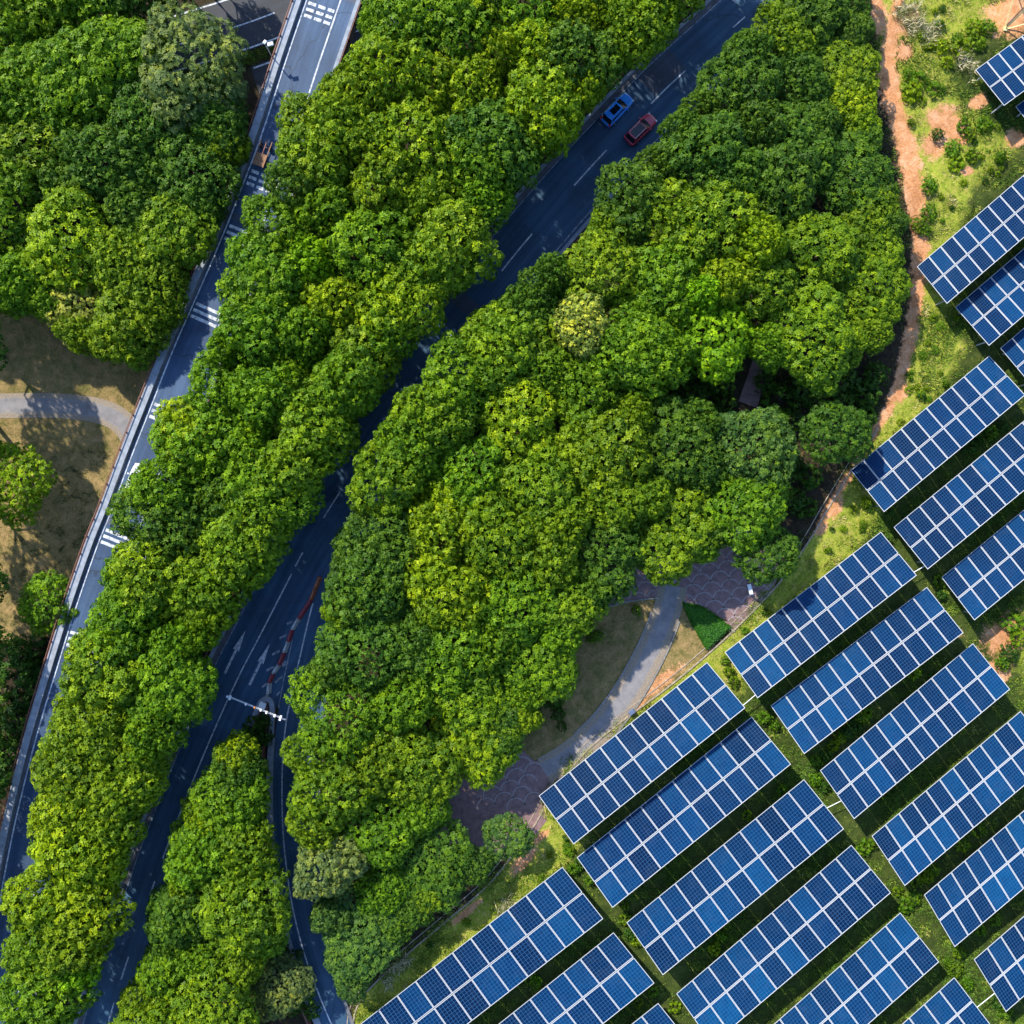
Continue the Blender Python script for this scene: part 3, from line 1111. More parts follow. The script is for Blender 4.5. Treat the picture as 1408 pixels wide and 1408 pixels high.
# expansion joint bands
for px, py in [(318, 300), (455, -8), (150, 715)]:
    s = nearest(fly_c, fly_t, P(px, py, FZ))
    ss = np.linspace(s - 0.5, s + 0.5, 3)
    cc = np.array([at_dist(fly_c, fly_t, q)[0] for q in ss])
    frib('expansion_joint', 1.25, DW - 0.5, FZ + 0.004, MAT['patch'], 0, cc, ss)
# piers
k = 6.0
while k < fly_t[-1]:
    p, d = at_dist(fly_c, fly_t, k)
    nl = np.array([-d[1], d[0]])
    q = p + nl * DW / 2
    if polyline_dist(und_c, np.array([q[0]]), np.array([q[1]]))[0] > 11 and polyline_dist(lp_c, np.array([q[0]]), np.array([q[1]]))[0] > 4:
        mb = MB()
        a_ = math.atan2(d[1], d[0])
        mb.box((0, 0, 1.9), (1.1, 2.6, 4.0), 0)
        mb.box((0, 0, FZ - 1.7), (1.3, 5.6, 0.6), 0, taper=1.0)
        o = mb.build('pier', MAT['concrete_dark'], fly)
        o.location = Vector((q[0], q[1], 0)) - fbase
        o.rotation_euler = (0, 0, a_)
    k += 18
tag(fly, 'elevated concrete flyover carriageway with pale walkway edge and transverse rumble bars', 'flyover')
fence_line('guard_rail', fly_c[1:-1], fly_t[1:-1] - fly_t[1], 0.02, FZ - 0.3, 1.05, 'red-brown railing on the walkway edge of the flyover', 2.2, rails=(0.97, 0.5), thick=0.09, pw=0.16)
fence_line('guard_rail', fly_c[1:-1], fly_t[1:-1] - fly_t[1], DW + 0.12, FZ - 0.3, 1.1, 'red-brown railing on the tree-belt edge of the flyover', 2.2, rails=(0.97, 0.5), thick=0.09, pw=0.16)


# street lamp on the flyover edge
lp_ = P(377, 82, FZ)
lamp = empty('street_lamp', (lp_.x - 0.25, lp_.y + 0.3, 0.0))
mb = MB()
mb.tube([(0, 0, 0), (0, 0, 5), (-0.02, 0, 8.2)], [0.12, 0.09, 0.06], 8)
mb.build('pole', MAT['galv'], lamp)
mb = MB()
mb.tube([(-0.02, 0, 8.1), (0.2, 0.05, 8.4), (0.5, 0.12, 8.45)], [0.05, 0.045, 0.04], 6)
mb.build('arm', MAT['galv'], lamp)
mb = MB()
mb.box((0.55, 0.12, 8.5), (0.75, 0.5, 0.14), 0.25, taper=0.75)
mb.box((-0.1, 0.35, 8.5), (0.5, 0.4, 0.14), 0.9, taper=0.75)
mb.build('lamp_head', MAT['metal_white'], lamp, bevel=0.03)
tag(lamp, 'white-headed street lamp at the walkway edge of the flyover over the dark road', 'street lamp')


# ------------------------------------------------------------------ vehicles
def loft(mb, stations, mi=0):
    rings = []
    for st in stations:
        base = len(mb.v)
        mb.v += [tuple(p) for p in st]
        rings.append((base, len(st)))
    for (a, na), (b_, nb_) in zip(rings, rings[1:]):
        for k in range(na):
            k2 = (k + 1) % na
            mb.f.append((a + k, b_ + k, b_ + k2, a + k2))
            mb.m.append(mi)
            mb.uv += [(0, 0)] * 4
    mb.f.append(tuple(rings[0][0] + k for k in range(rings[0][1])))
    mb.m.append(mi)
    mb.uv += [(0, 0)] * rings[0][1]
    mb.f.append(tuple(rings[-1][0] + k for k in reversed(range(rings[-1][1]))))
    mb.m.append(mi)
    mb.uv += [(0, 0)] * rings[-1][1]


def make_car(name, paint_mat, loc, rz, roof='sun', scale=1.0, sedan=False):
    root = empty(name, loc, rz)
    root.scale = (scale,) * 3
    mb = MB()
    st = []
    for x, hw, top in ((-2.32, 0.66, 0.80), (-2.26, 0.78, 0.90), (-2.05, 0.87, 0.98), (-1.4, 0.915, 1.0), (0, 0.925, 1.0), (0.9, 0.92, 1.0), (1.3, 0.90, 0.97), (1.8, 0.86, 0.90), (2.1, 0.78, 0.82), (2.26, 0.64, 0.72), (2.33, 0.46, 0.62)):
        lo = 0.24 if abs(x) < 2 else 0.34
        half = [(hw * 0.86, lo), (hw * 0.98, lo + 0.12), (hw, 0.62 if top > 0.75 else top - 0.15), (hw * 0.985, top - 0.10), (hw * 0.90, top - 0.02), (hw * 0.5, top + 0.025)]
        ring = [(x, -y, z) for y, z in half] + [(x, y, z) for y, z in reversed(half)]
        st.append(ring)
    loft(mb, st)
    body = mb.build('body', paint_mat, root, smooth=True)
    body.modifiers.new('sub', 'SUBSURF').levels = 1
    body.modifiers['sub'].render_levels = 2
    # greenhouse
    if sedan:
        prof = [(-1.75, 0.74, 0.99, 0), (-1.0, 0.60, 1.42, 1), (0.0, 0.61, 1.45, 1), (1.05, 0.76, 0.99, 0)]
        x0b, x0t, x1t, x1b, zt = -1.75, -0.95, 0.15, 1.1, 1.43
    else:
        x0b, x0t, x1t, x1b, zt = -2.15, -1.75, 0.25, 1.12, 1.62
    gb, gt = 0.80, 0.62
    mb = MB()
    B = [(x0b, -gb + 0.06, 0.96), (x1b, -gb + 0.08, 0.96), (x1b + 0.08, 0, 0.97), (x1b, gb - 0.08, 0.96), (x0b, gb - 0.06, 0.96), (x0b - 0.04, 0, 0.96)]
    T = [(x0t, -gt, zt - 0.03), (x1t, -gt, zt - 0.03), (x1t + 0.08, 0, zt), (x1t, gt, zt - 0.03), (x0t, gt, zt - 0.03), (x0t - 0.05, 0, zt)]
    loft(mb, [B, T])
    mb.build('window_glass', MAT['glass'], root)
    # roof skin
    mb = MB()
    Rr = []
    for dz, gr in ((-0.03, 0.03), (0.035, 0.0), (0.055, -0.10)):
        Rr.append([(x0t - gr + 0.0, -gt - gr, zt + dz - 0.02), (x1t + gr, -gt - gr, zt + dz - 0.02), (x1t + 0.09 + gr, 0, zt + dz), (x1t + gr, gt + gr, zt + dz - 0.02), (x0t - gr, gt + gr, zt + dz - 0.02), (x0t - 0.06 - gr, 0, zt + dz)])
    loft(mb, Rr)
    rf = mb.build('roof', paint_mat, root)
    if roof in ('sun', 'black'):
        mb = MB()
        L = (x1t - x0t)
        if roof == 'sun':
            mb.box((x0t + L * 0.60, 0, zt + 0.06), (L * 0.62, 0.78, 0.03))
        else:
            mb.box((x0t + L * 0.52, 0, zt + 0.06), (L * 0.9, 0.98, 0.03))
        mb.build('sunroof', MAT['glass'], rf)
    if roof != 'plain':
        for s_ in (-1, 1):
            mb = MB()
            mb.tube([(x0t + 0.1, s_ * 0.58, zt + 0.05), (x0t + 0.22, s_ * 0.58, zt + 0.12), (x1t - 0.2, s_ * 0.58, zt + 0.12), (x1t - 0.06, s_ * 0.58, zt + 0.05)], [0.035] * 4, 6)
            mb.build('roof_rail', MAT['galv'] if roof == 'black' else paint_mat, rf)
    # pillars
    for s_ in (-1, 1):
        for xb, xt in ((x0b + 0.25, x0t + 0.1), (x1b - 0.1, x1t - 0.02), (-0.35, -0.4)):
            mb = MB()
            mb.bar((xb, s_ * (gb - 0.05), 0.97), (xt, s_ * (gt + 0.01), zt), 0.09, 0.07)
            mb.build('pillar', paint_mat, root)
        mb = MB()
        mb.box((0.78, s_ * 1.01, 1.05), (0.16, 0.24, 0.15), s_ * 0.2)
        mb.build('mirror', paint_mat, root, bevel=0.03)
        mb = MB()
        mb.box((-2.16, s_ * 0.69, 0.90), (0.22, 0.30, 0.16), -s_ * 0.35)
        mb.build('taillight', MAT['red_lens'], root, bevel=0.03)
        mb = MB()
        mb.box((2.10, s_ * 0.60, 0.76), (0.22, 0.34, 0.10), -s_ * 0.55)
        mb.build('headlight', MAT['clear_lens'], root, bevel=0.02)
        for xw in (-1.38, 1.42):
            mb = MB()
            mb.tube([(xw, s_ * 0.70, 0.34), (xw, s_ * 0.93, 0.34)], [0.345, 0.345], 18)
            wh = mb.build('wheel', MAT['black'], root)
            mb = MB()
            mb.tube([(xw, s_ * 0.90, 0.34), (xw, s_ * 0.945, 0.34)], [0.22, 0.20], 12)
            mb.build('rim', MAT['galv'], wh)
    return root


def heading(c, t, p, rev=True):
    s = nearest(c, t, p)
    _, d = at_dist(c, t, s)
    return math.atan2(-d[1], -d[0]) if rev else math.atan2(d[1], d[0])


hd = heading(main_c, main_t, P(850, 175))
o = make_car('parked_suv', MAT['car_blue'], P(848, 154, 0.0) + Vector((0, 0, RZ)), hd, 'sun', 1.0)
o.name = 'car'
tag(o, 'bright blue SUV with dark sunroof driving on the two-lane road', 'car')
o = make_car('car', MAT['car_red'], P(880, 180.5, 0.0) + Vector((0, 0, RZ)), hd - 0.03, 'black', 0.97)
tag(o, 'dark red SUV with black glass roof half under overhanging trees', 'car')
hf = heading(fly_c, fly_t, P(185, 660, FZ))
o = make_car('car', MAT['car_white'], P(189, 664, FZ) + Vector((0, 0, 0.005)), hf, 'plain', 1.0, True)
tag(o, 'white sedan on the flyover mostly hidden by tree branches', 'car')

# small cart with brown plank bed on the flyover
ct = empty('cargo_cart', P(362, 216, FZ), heading(fly_c, fly_t, P(362, 216, FZ)))
mb = MB()
for k in range(5):
    mb.box((-0.6, -0.5 + k * 0.25, 0.72), (1.5, 0.22, 0.06))
mb.build('plank_bed', MAT['wood'], ct)
for s_ in (-1, 1):
    mb = MB()
    mb.box((0.2, s_ * 0.66, 0.74), (3.2, 0.09, 0.12))
    mb.build('side_beam', MAT['wood'], ct)
    mb = MB()
    mb.tube([(-0.7, s_ * 0.55, 0.32), (-0.7, s_ * 0.68, 0.32)], [0.32, 0.32], 14)
    mb.build('wheel', MAT['black'], ct)
    mb = MB()
    mb.tube([(1.1, s_ * 0.52, 0.32), (1.1, s_ * 0.64, 0.32)], [0.32, 0.32], 14)
    mb.build('wheel', MAT['black'], ct)
mb = MB()
mb.bar((-0.7, -0.6, 0.34), (-0.7, 0.6, 0.34), 0.08)
mb.bar((1.1, -0.58, 0.34), (1.1, 0.58, 0.34), 0.08)
mb.bar((-1.2, 0, 0.64), (1.7, 0, 0.64), 0.1)
for x in (-0.7, 1.1):
    for s_ in (-0.5, 0.5):
        mb.bar((x, s_, 0.34), (x, s_, 0.7), 0.06)
mb.build('chassis', MAT['rust'], ct)
tag(ct, 'open cart with small brown plank bed on the flyover beside the trees', 'cart')

# ------------------------------------------------------------------ park paving
lpo = ribbon('lawn_path', lp_c, lp_t, 1.55, -1.55, -0.008, MAT['path'])
lpo['kind'] = 'structure'
ppo = ribbon('park_path', pp_c, pp_t, 1.75, -1.75, -0.002, MAT['path'])
ppo['kind'] = 'structure'
wpo = ribbon('wood_path', wp_c, wp_t, 1.2, -1.2, -0.008, MAT['plaza'])
wpo['kind'] = 'structure'
pe = pp_c[4:-6]
ep = ribbon('path_edging', pe, pp_t[4:-6], -1.77, -1.95, 0.09, MAT['stone_edge'], None, 0.15)   # placeholder side resolved below
ep['kind'] = 'structure'
ep = ribbon('path_edging', pe, pp_t[4:-6], 1.95, 1.77, 0.09, MAT['stone_edge'], None, 0.15)
ep['kind'] = 'structure'
plaza1 = [(832, 834), (870, 824.5), (908, 820), (940, 826), (975, 838), (1012, 867), (1040, 838), (1062, 812), (1075, 780), (1040, 735), (1000, 715), (940, 735), (870, 780), (825, 820)]
plaza2 = [(590, 1070), (640, 1045), (700, 1025), (709, 1013), (716, 1030), (735, 1046), (770, 1046), (760, 1078), (742, 1095), (752, 1128), (715, 1175), (650, 1175), (600, 1150), (585, 1110)]
for nm, pl in (('plaza', plaza1), ('plaza', plaza2)):
    o = polysheet(nm, pl, -0.012 if pl is plaza1 else -0.014, MAT['plaza'])
    o['kind'] = 'structure'
    # fish-scale arcs of paler setts
    xs, ys = [q[0] for q in pl], [q[1] for q in pl]
    rad = 1.12
    na = 14
    wx0, wy1 = P(min(xs), min(ys))[:2]
    wx1, wy0 = P(max(xs), max(ys))[:2]
    pw = [tuple(P(x, y)[:2]) for x, y in pl]
    rot = math.radians(8 if pl is plaza1 else 18)
    cr_, sr_ = math.cos(rot), math.sin(rot)
    c0 = Vector(((wx0 + wx1) / 2, (wy0 + wy1) / 2))
    for row in range(-16, 17):
        for colm in range(-12, 13):
            u = (colm + (0.5 if row % 2 else 0)) * 2 * (rad + 0.05)
            v = row * (rad + 0.05)
            x, y = c0.x + u * cr_ - v * sr_, c0.y + u * sr_ + v * cr_
            if pl is plaza2 and not (P(668, 0)[0] < x < P(742, 0)[0] and y > P(0, 1115)[1]):
                continue
            th = rot + math.pi * np.arange(na + 1) / na
            ox, oy = x + np.cos(th) * (rad + 0.06), y + np.sin(th) * (rad + 0.06)
            okp = inside(pw, ox, oy) & (edge_dist(pw, ox, oy) > 0.12)
            am = MB()
            for i in range(na):
                if okp[i] and okp[i + 1]:
                    am.face([(math.cos(t_) * q_, math.sin(t_) * q_, 0) for t_, q_ in ((th[i], rad), (th[i], rad + 0.12), (th[i + 1], rad + 0.12), (th[i + 1], rad))])
            if len(am.f) >= 4:
                a = am.build('paving_arc', MAT['plaza_line'], o)
                a.location = (x, y, -0.007 + (0.001 if row % 2 else 0))
ec, et = wline([(826, 836), (850, 829), (870, 824.5), (907, 820.5)], 0, 0.6)
o = ribbon('plaza_kerb', ec, et, -0.02, -0.22, 0.06, MAT['stone_edge'], None, 0.12)
o['kind'] = 'structure'
ec, et = wline([(941, 826.5), (960, 831), (976, 839), (1011, 868)], 0, 0.6)
o = ribbon('plaza_kerb', ec, et, -0.02, -0.22, 0.06, MAT['stone_edge'], None, 0.12)
o['kind'] = 'structure'

# white bench slab on the plaza, notice box beside the path
bn = empty('stone_bench', P(1030.5, 810, 0) + Vector((0, 0, -0.01)), math.radians(-76))
mb = MB()
mb.box((0, 0, 0.42), (1.35, 0.48, 0.10))
mb.build('seat', MAT['metal_white'], bn, bevel=0.03)
for s_ in (-1, 1):
    mb = MB()
    mb.box((s_ * 0.45, 0, 0.185), (0.16, 0.40, 0.37))
    mb.build('leg', MAT['concrete'], bn)
tag(bn, 'white slab bench on the scalloped purple-brown plaza', 'bench')
bx = empty('notice_box', P(868, 978, 0) + Vector((0, 0, -0.04)), math.radians(38))
mb = MB()
mb.box((0, 0, 0.55), (0.85, 0.6, 0.35), taper=0.9)
mb.build('box_body', MAT['grey_blue'], bx, bevel=0.03)
for sx_ in (-1, 1):
    mb = MB()
    mb.box((sx_ * 0.3, 0, 0.2), (0.08, 0.08, 0.4))
    mb.build('leg', MAT['galv'], bx)
tag(bx, 'low grey-blue metal box standing on dry grass beside the curved park path', 'box')

# drain wall along the field boundary
b0 = np.argmin(np.abs(bd_t - nearest(bd_c, bd_t, P(1205, 592))))
dc, dt = bd_c[b0:], bd_t[b0:] - bd_t[b0]
dw = ribbon('drain_wall', dc, dt, 0.06, -0.12, 0.07, MAT['ditch'], None, 0.3)
tag(dw, 'thin weathered concrete drain wall along the edge of the solar field', 'wall')
dw2 = ribbon('drain_wall', dc, dt, -0.75, -0.86, 0.03, MAT['ditch'], None, 0.25)
tag(dw2, 'lower crumbling drain kerb on the woodland side of the solar field wall', 'wall')

# ------------------------------------------------------------------ solar tables
ZL, ZH = 1.5, 3.9
WHERE = [
    'its row end beside the dark hedge wedge and plaza',
    'its low corner touching the drain wall below the tall woodland trees',
    'second behind the table that touches the drain wall by the woodland',
    'standing nearest the small bare red-earth patch, third from the drain wall',
    'directly behind the table beside the hedge wedge',
    'its end pointing at the bare red-earth patch',
    'fourth row back in the middle block of tables',
    'fifth row back in the middle block of tables',
    'last row of the middle block, cut by the frame',
    'its low edge along the gravel park path and dry lawn',
    'directly behind the table that borders the park path',
    'third row back from the park path',
    'fourth row back from the park path',
    'fifth row back from the park path, cut by the frame',
    'sixth row back from the park path, only its end in view',
    'running along the grassy bank below the small plaza',
    'second behind the table on the grassy bank',
    'third behind the table on the grassy bank, only its tip in view',
    'first table below the steel pylon on the grassy slope',
    'second table below the steel pylon, only a corner in view',
    'its corner touching the orange dirt track',
    'second behind the table that touches the dirt track',
    'third behind the table that touches the dirt track',
]
NC = 11
tables_px = []
for ti, (Wc, Nc, Ec, Sc) in enumerate(TAB):
    Wv, Nv, Sv, Ev = P(*Wc, ZL), P(*Nc, ZL), P(*Sc, ZH), P(*Ec, ZH)
    e1 = ((Nv - Wv) + (Ev - Sv)) / (2 * NC)
    e1.z = 0
    e2v = ((Sv - Wv) + (Ev - Nv)) / 4
    org = (Wv + Nv + Ev + Sv) / 4 - e1 * NC / 2 - e2v
    ctr = org + e1 * NC / 2 + e2v
    root = empty('solar_table', (ctr.x, ctr.y, ground_z(ctr.x, ctr.y)))
    rz0 = root.location.copy()
    nrm = e1.cross(e2v).normalized()
    if nrm.z < 0:
        nrm = -nrm
    u, v = e1.normalized(), e2v.normalized()
    L1, L2 = e1.length, e2v.length
    gap = 0.02
    fb = 0.07
    mb = MB()

    def q(a, b_, z=0.0):
        return u * a + v * b_ + nrm * z
    a0, a1, b0_, b1_ = gap, L1 - gap, gap + 0.03, L2 - gap - 0.03
    O = [q(a0, b0_), q(a1, b0_), q(a1, b1_), q(a0, b1_)]
    I = [q(a0 + fb, b0_ + fb, -0.004), q(a1 - fb, b0_ + fb, -0.004), q(a1 - fb, b1_ - fb, -0.004), q(a0 + fb, b1_ - fb, -0.004)]
    D = [p - nrm * 0.06 for p in O]
    flip = (u.cross(v)).z < 0

    def fc(pts, mi=0, uv=None):
        if flip:
            pts = list(reversed(pts))
            uv = list(reversed(uv)) if uv else None
        mb.face(pts, mi, uv)
    fc(I, 1, [(0, 0), (1, 0), (1, 1), (0, 1)])
    for k in range(4):
        k2 = (k + 1) % 4
        fc([O[k], O[k2], I[k2], I[k]])
        fc([D[k], D[k2], O[k2], O[k]])
    fc(list(reversed(D)))
    pme = mb.mesh('solar_panel', [MAT['frame'], MAT['cells']])
    for i in range(NC):
        for j in range(2):
            o = bpy.data.objects.new('solar_panel', pme)
            o.location = org + e1 * i + e2v * j - rz0
            link(o, root)
    # purlins along the row, rafters and posts
    for j in (0.32, 0.98, 1.02, 1.68):
        mb = MB()
        a = org + e2v * j - nrm * 0.12 + e1 * 0.05 - rz0
        b_ = org + e2v * j - nrm * 0.12 + e1 * (NC - 0.05) - rz0
        mb.bar(a, b_, 0.08, 0.1)
        mb.build('purlin', MAT['frame'], root)
    for i in (0.35, 3.8, 7.2, 10.65):
        a = org + e1 * i + e2v * 0.1 - nrm * 0.22 - rz0
        b_ = org + e1 * i + e2v * 1.93 - nrm * 0.22 - rz0
        mb = MB()
        mb.bar(a, b_, 0.09, 0.1)
        mb.build('rafter', MAT['galv'], root)
        for j in (0.35, 1.85):
            p = org + e1 * i + e2v * j - nrm * 0.25 - rz0
            gz = ground_z(p.x + rz0.x, p.y + rz0.y) - 0.25 - rz0.z
            mb = MB()
            mb.box((p.x, p.y, (p.z + gz) / 2), (0.13, 0.13, p.z - gz))
            mb.build('post', MAT['frame'], root)
    tag(root, 'tilted solar table, %s' % WHERE[ti], 'solar table', 'tilted solar tables in the field')
    tables_px.append([tuple(P(*c_, 1.2)[:2]) for c_ in (Wc, Nc, Ec, Sc)])

# thin conduit pipes bridging neighbouring tables
for (ax_, ay_), (bx_, by_), lab in [((1258, 786), (1277, 775), 'table beside the hedge wedge and its uphill neighbour'), ((1024, 968), (1037, 957), 'table along the park path and the hedge-wedge table'),
                                    ((1139, 1110), (1155, 1102), 'two tables in the third row back from the park path'), ((1346, 1383), (1366, 1367), 'last visible tables of the middle block')]:
    a, b_ = P(ax_, ay_, 1.6), P(bx_, by_, 1.6)
    mb = MB()
    mb.tube([a - (b_ - a) * 0.35, a, b_, b_ + (b_ - a) * 0.35], [0.05] * 4, 6)
    o = mb.build('conduit_pipe', MAT['metal_white'])
    tag(o, 'thin white conduit joining the %s' % lab, 'pipe')

# ------------------------------------------------------------------ lattice pylon at the corner of the field
pyc = P(1432, -10, 0)
py = empty('lattice_pylon', (pyc.x, pyc.y, 0.0))
hb = 4.6
lv = [(0.0, hb), (4.5, 3.9), (9.0, 3.2), (14.0, 2.5), (19.0, 1.8), (24.0, 1.2)]
for sx_, sy_ in ((-1, -1), (1, -1), (1, 1), (-1, 1)):
    mb = MB()
    mb.bar((sx_ * hb, sy_ * hb, 0.0), (sx_ * 1.2, sy_ * 1.2, 24), 0.17)
    mb.box((sx_ * hb, sy_ * hb, 0.12), (0.5, 0.5, 0.3))
    mb.build('leg', MAT['yellow_steel'], py)
for (z0, w0), (z1, w1) in zip(lv, lv[1:]):
    for k in range(4):
        c0 = [(-1, -1), (1, -1), (1, 1), (-1, 1)]
        a, b_ = c0[k], c0[(k + 1) % 4]
        mb = MB()
        mb.bar((a[0] * w0, a[1] * w0, z0), (b_[0] * w1, b_[1] * w1, z1), 0.11)
        mb.bar((b_[0] * w0, b_[1] * w0, z0), (a[0] * w1, a[1] * w1, z1), 0.11)
        mb.bar((a[0] * w1, a[1] * w1, z1), (b_[0] * w1, b_[1] * w1, z1), 0.12)
        mb.build('bracing', MAT['yellow_steel'], py)
for zz, wd in ((19, 5.0), (23, 4.0)):
    mb = MB()
    for s_ in (-1, 1):
        mb.bar((-wd, 0, zz + 0.3), (0, s_ * 1.6, zz), 0.12)
        mb.bar((wd, 0, zz + 0.3), (0, s_ * 1.6, zz), 0.12)
    mb.build('cross_arm', MAT['yellow_steel'], py)
tag(py, 'pale yellow lattice steel pylon base above the grassy slope', 'pylon')


# ------------------------------------------------------------------ trees
def crown_mesh(name, seed, Rr=5.0, zc=7.6, zh=4.6, nclump=50, rc=(0.95, 1.5), nros=95, leaf=(0.34, 0.17), nleaf=5, fine=False, flat=0.9, bright=0.0):
    r = np.random.RandomState(seed)
    ph = r.uniform(0, 6.283, 5)
    cl = []
    tries = 0
    lobes = r.normal(0, 1, (11, 3))
    lobes[:, 2] = np.abs(lobes[:, 2]) * 0.8
    lobes /= np.linalg.norm(lobes, axis=1)[:, None]
    while len(cl) < nclump and tries < 14000:
        tries += 1
        lower = len(cl) > nclump * 0.86
        cz = r.uniform(-0.35, 0.15) if lower else r.uniform(-0.05, 1.0) ** 1.0
        phi = r.uniform(0, 6.283)
        lump = 1 + 0.11 * math.sin(2 * phi + ph[0]) + 0.08 * math.sin(3 * phi + ph[1]) + 0.07 * math.sin(5 * phi + ph[2])
        rad = r.uniform(0.80, 1.0) if not lower else r.uniform(0.55, 0.85)
        q_ = math.sqrt(max(0, 1 - cz * cz))
        lob = float(np.max(lobes @ np.array([math.cos(phi) * q_, math.sin(phi) * q_, cz])))
        if not lower:
            rad = r.uniform(0.90, 1.0) * (0.78 + 0.22 * min(1.0, max(0.0, (lob - 0.62) / 0.33)))
        sxy = q_ * Rr * lump * rad * 0.92
        z = zc + cz * zh * flat * (rad + r.uniform(-0.1, 0.12))
        p = np.array([math.cos(phi) * sxy, math.sin(phi) * sxy, z])
        rr = r.uniform(*rc)
        if all(np.linalg.norm(p - c_) > 0.70 * (rr + k) for c_, k, _ in cl):
            cl.append((p, rr, r.uniform()))
    V, T = [], []
    for p, rr, ct_ in cl:
        nr = int(nros * (rr / 1.2) ** 2)
        nz = r.uniform(-0.45, 1.0, nr)
        a = r.uniform(0, 6.283, nr)
        sxy = np.sqrt(1 - nz ** 2)
        nn = np.stack([sxy * np.cos(a), sxy * np.sin(a), nz], 1)
        wob = 1 + 0.13 * np.sin(nn[:, 0] * 6 + ct_ * 30) * np.sin(nn[:, 1] * 6 + ct_ * 20)
        cen = p + nn * (rr * wob * r.uniform(0.80, 1.05, nr))[:, None] * np.array([1, 1, 0.9])
        # sprays: leaf tufts round the outward axis
        up = nn * 0.95 + np.array([0, 0, 0.30]) + r.normal(0, 0.22, (nr, 3))
        up /= np.linalg.norm(up, axis=1)[:, None]
        ref = np.where(np.abs(up[:, 2:3]) > 0.9, np.array([[1.0, 0, 0]]), np.array([[0, 0, 1.0]]))
        t1 = np.cross(up, ref)
        t1 /= np.linalg.norm(t1, axis=1)[:, None]
        t2 = np.cross(up, t1)
        ros = np.clip(0.36 * r.uniform(0, 1, nr) + 0.24 * ct_ + 0.42 * np.clip((nz + 0.2) / 1.2, 0, 1) * r.uniform(0.5, 1.2, nr) + bright, 0, 1)  # lighter clump tops, darker undersides: shade and young growth put into the tint
        for k in range(nleaf):
            th = 2 * math.pi * (k + r.uniform(-0.3, 0.3, nr)) / nleaf
            d = t1 * np.cos(th)[:, None] + t2 * np.sin(th)[:, None]
            tilt = r.uniform(-0.25, 0.40, nr)
            ld = d * np.cos(tilt)[:, None] + up * np.sin(tilt)[:, None]
            sd_ = np.cross(up, d)
            ll = leaf[0] * r.uniform(0.7, 1.25, nr)[:, None]
            lw = leaf[1] * r.uniform(0.8, 1.2, nr)[:, None]
            b0 = cen
            m_ = cen + ld * ll * 0.5 + up * 0.03
            q = np.stack([b0, m_ + sd_ * lw * 0.5, cen + ld * ll, m_ - sd_ * lw * 0.5], 1)
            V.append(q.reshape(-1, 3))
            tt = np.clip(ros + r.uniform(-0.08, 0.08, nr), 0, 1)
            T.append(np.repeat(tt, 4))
    V = np.concatenate(V)
    T = np.concatenate(T)
    me = bpy.data.meshes.new(name)
    np_mesh(me, V, np.arange(len(V)).reshape(-1, 4))
    at = me.attributes.new('tint', 'FLOAT', 'POINT')
    at.data.foreach_set('value', T.astype(np.float32))
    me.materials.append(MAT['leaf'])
    return me, cl


def trunk_mesh(name, cl, seed, zc=7.6, r0=0.28):
    r = random.Random(seed)
    mb = MB()
    fork = zc * 0.55
    mb.tube([(0, 0, -0.3), (0.05, 0.03, fork * 0.5), (0.0, 0.1, fork), (0.1, 0, zc + 1.2)], [r0 * 1.25, r0, r0 * 0.85, r0 * 0.35], 8)
    for p, rr, _ in r.sample(cl, min(9, len(cl))):
        a = Vector((0, 0.05, fork * r.uniform(0.75, 1.1)))
        e = Vector(p)
        mid = a.lerp(e, 0.5) + Vector((r.uniform(-0.3, 0.3), r.uniform(-0.3, 0.3), -0.4))
        mb.tube([a, mid, e], [r0 * 0.5, r0 * 0.32, r0 * 0.1], 6)
    return mb.mesh(name, MAT['bark'])


CROWNS = []
for k in range(8):
    me, cl = crown_mesh('crown_leaves', 100 + k, nclump=150, flat=0.78, rc=[(0.50, 0.85), (0.55, 0.95), (0.60, 1.0), (0.48, 0.80)][k % 4], nros=[132, 126, 118, 136][k % 4], nleaf=4,
                        leaf=[(0.265, 0.165), (0.28, 0.175), (0.30, 0.185), (0.255, 0.16)][k % 4])
    CROWNS.append((me, trunk_mesh('trunk_wood', cl, k)))
# fine feathery crown
me, cl = crown_mesh('feathery_leaves', 300, nclump=90, rc=(0.7, 1.2), nros=130, leaf=(0.26, 0.10), nleaf=6, flat=0.8)
FEATHER = (me, trunk_mesh('trunk_wood', cl, 30))
me, cl = crown_mesh('shrub_leaves', 310, Rr=1.0, zc=0.55, zh=0.55, nclump=13, rc=(0.28, 0.42), nros=230, leaf=(0.17, 0.09))
SHRUB = (me, trunk_mesh('shrub_stem', cl, 31, 0.45, 0.04))
me, cl = crown_mesh('shrub_leaves', 311, Rr=1.0, zc=0.5, zh=0.6, nclump=10, rc=(0.26, 0.46), nros=230, leaf=(0.22, 0.10), nleaf=6)
SHRUB2 = (me, trunk_mesh('shrub_stem', cl, 33, 0.4, 0.04))

TONES = {  # leaf base colours
    'Y': ((0.218, 0.322, 0.006), 'bright yellow-green'),
    'G': ((0.120, 0.245, 0.008), 'fresh green'),
    'O': ((0.152, 0.250, 0.008), 'olive-green'),
    'D': ((0.056, 0.136, 0.015), 'dark green'),
    'B': ((0.070, 0.150, 0.036), 'blue-green'),
    'L': ((0.190, 0.370, 0.008), 'vivid lime-green'),
    'P': ((0.380, 0.410, 0.070), 'pale yellow'),
    'F': ((0.165, 0.215, 0.060), 'grey-green'),
}
protos = {}


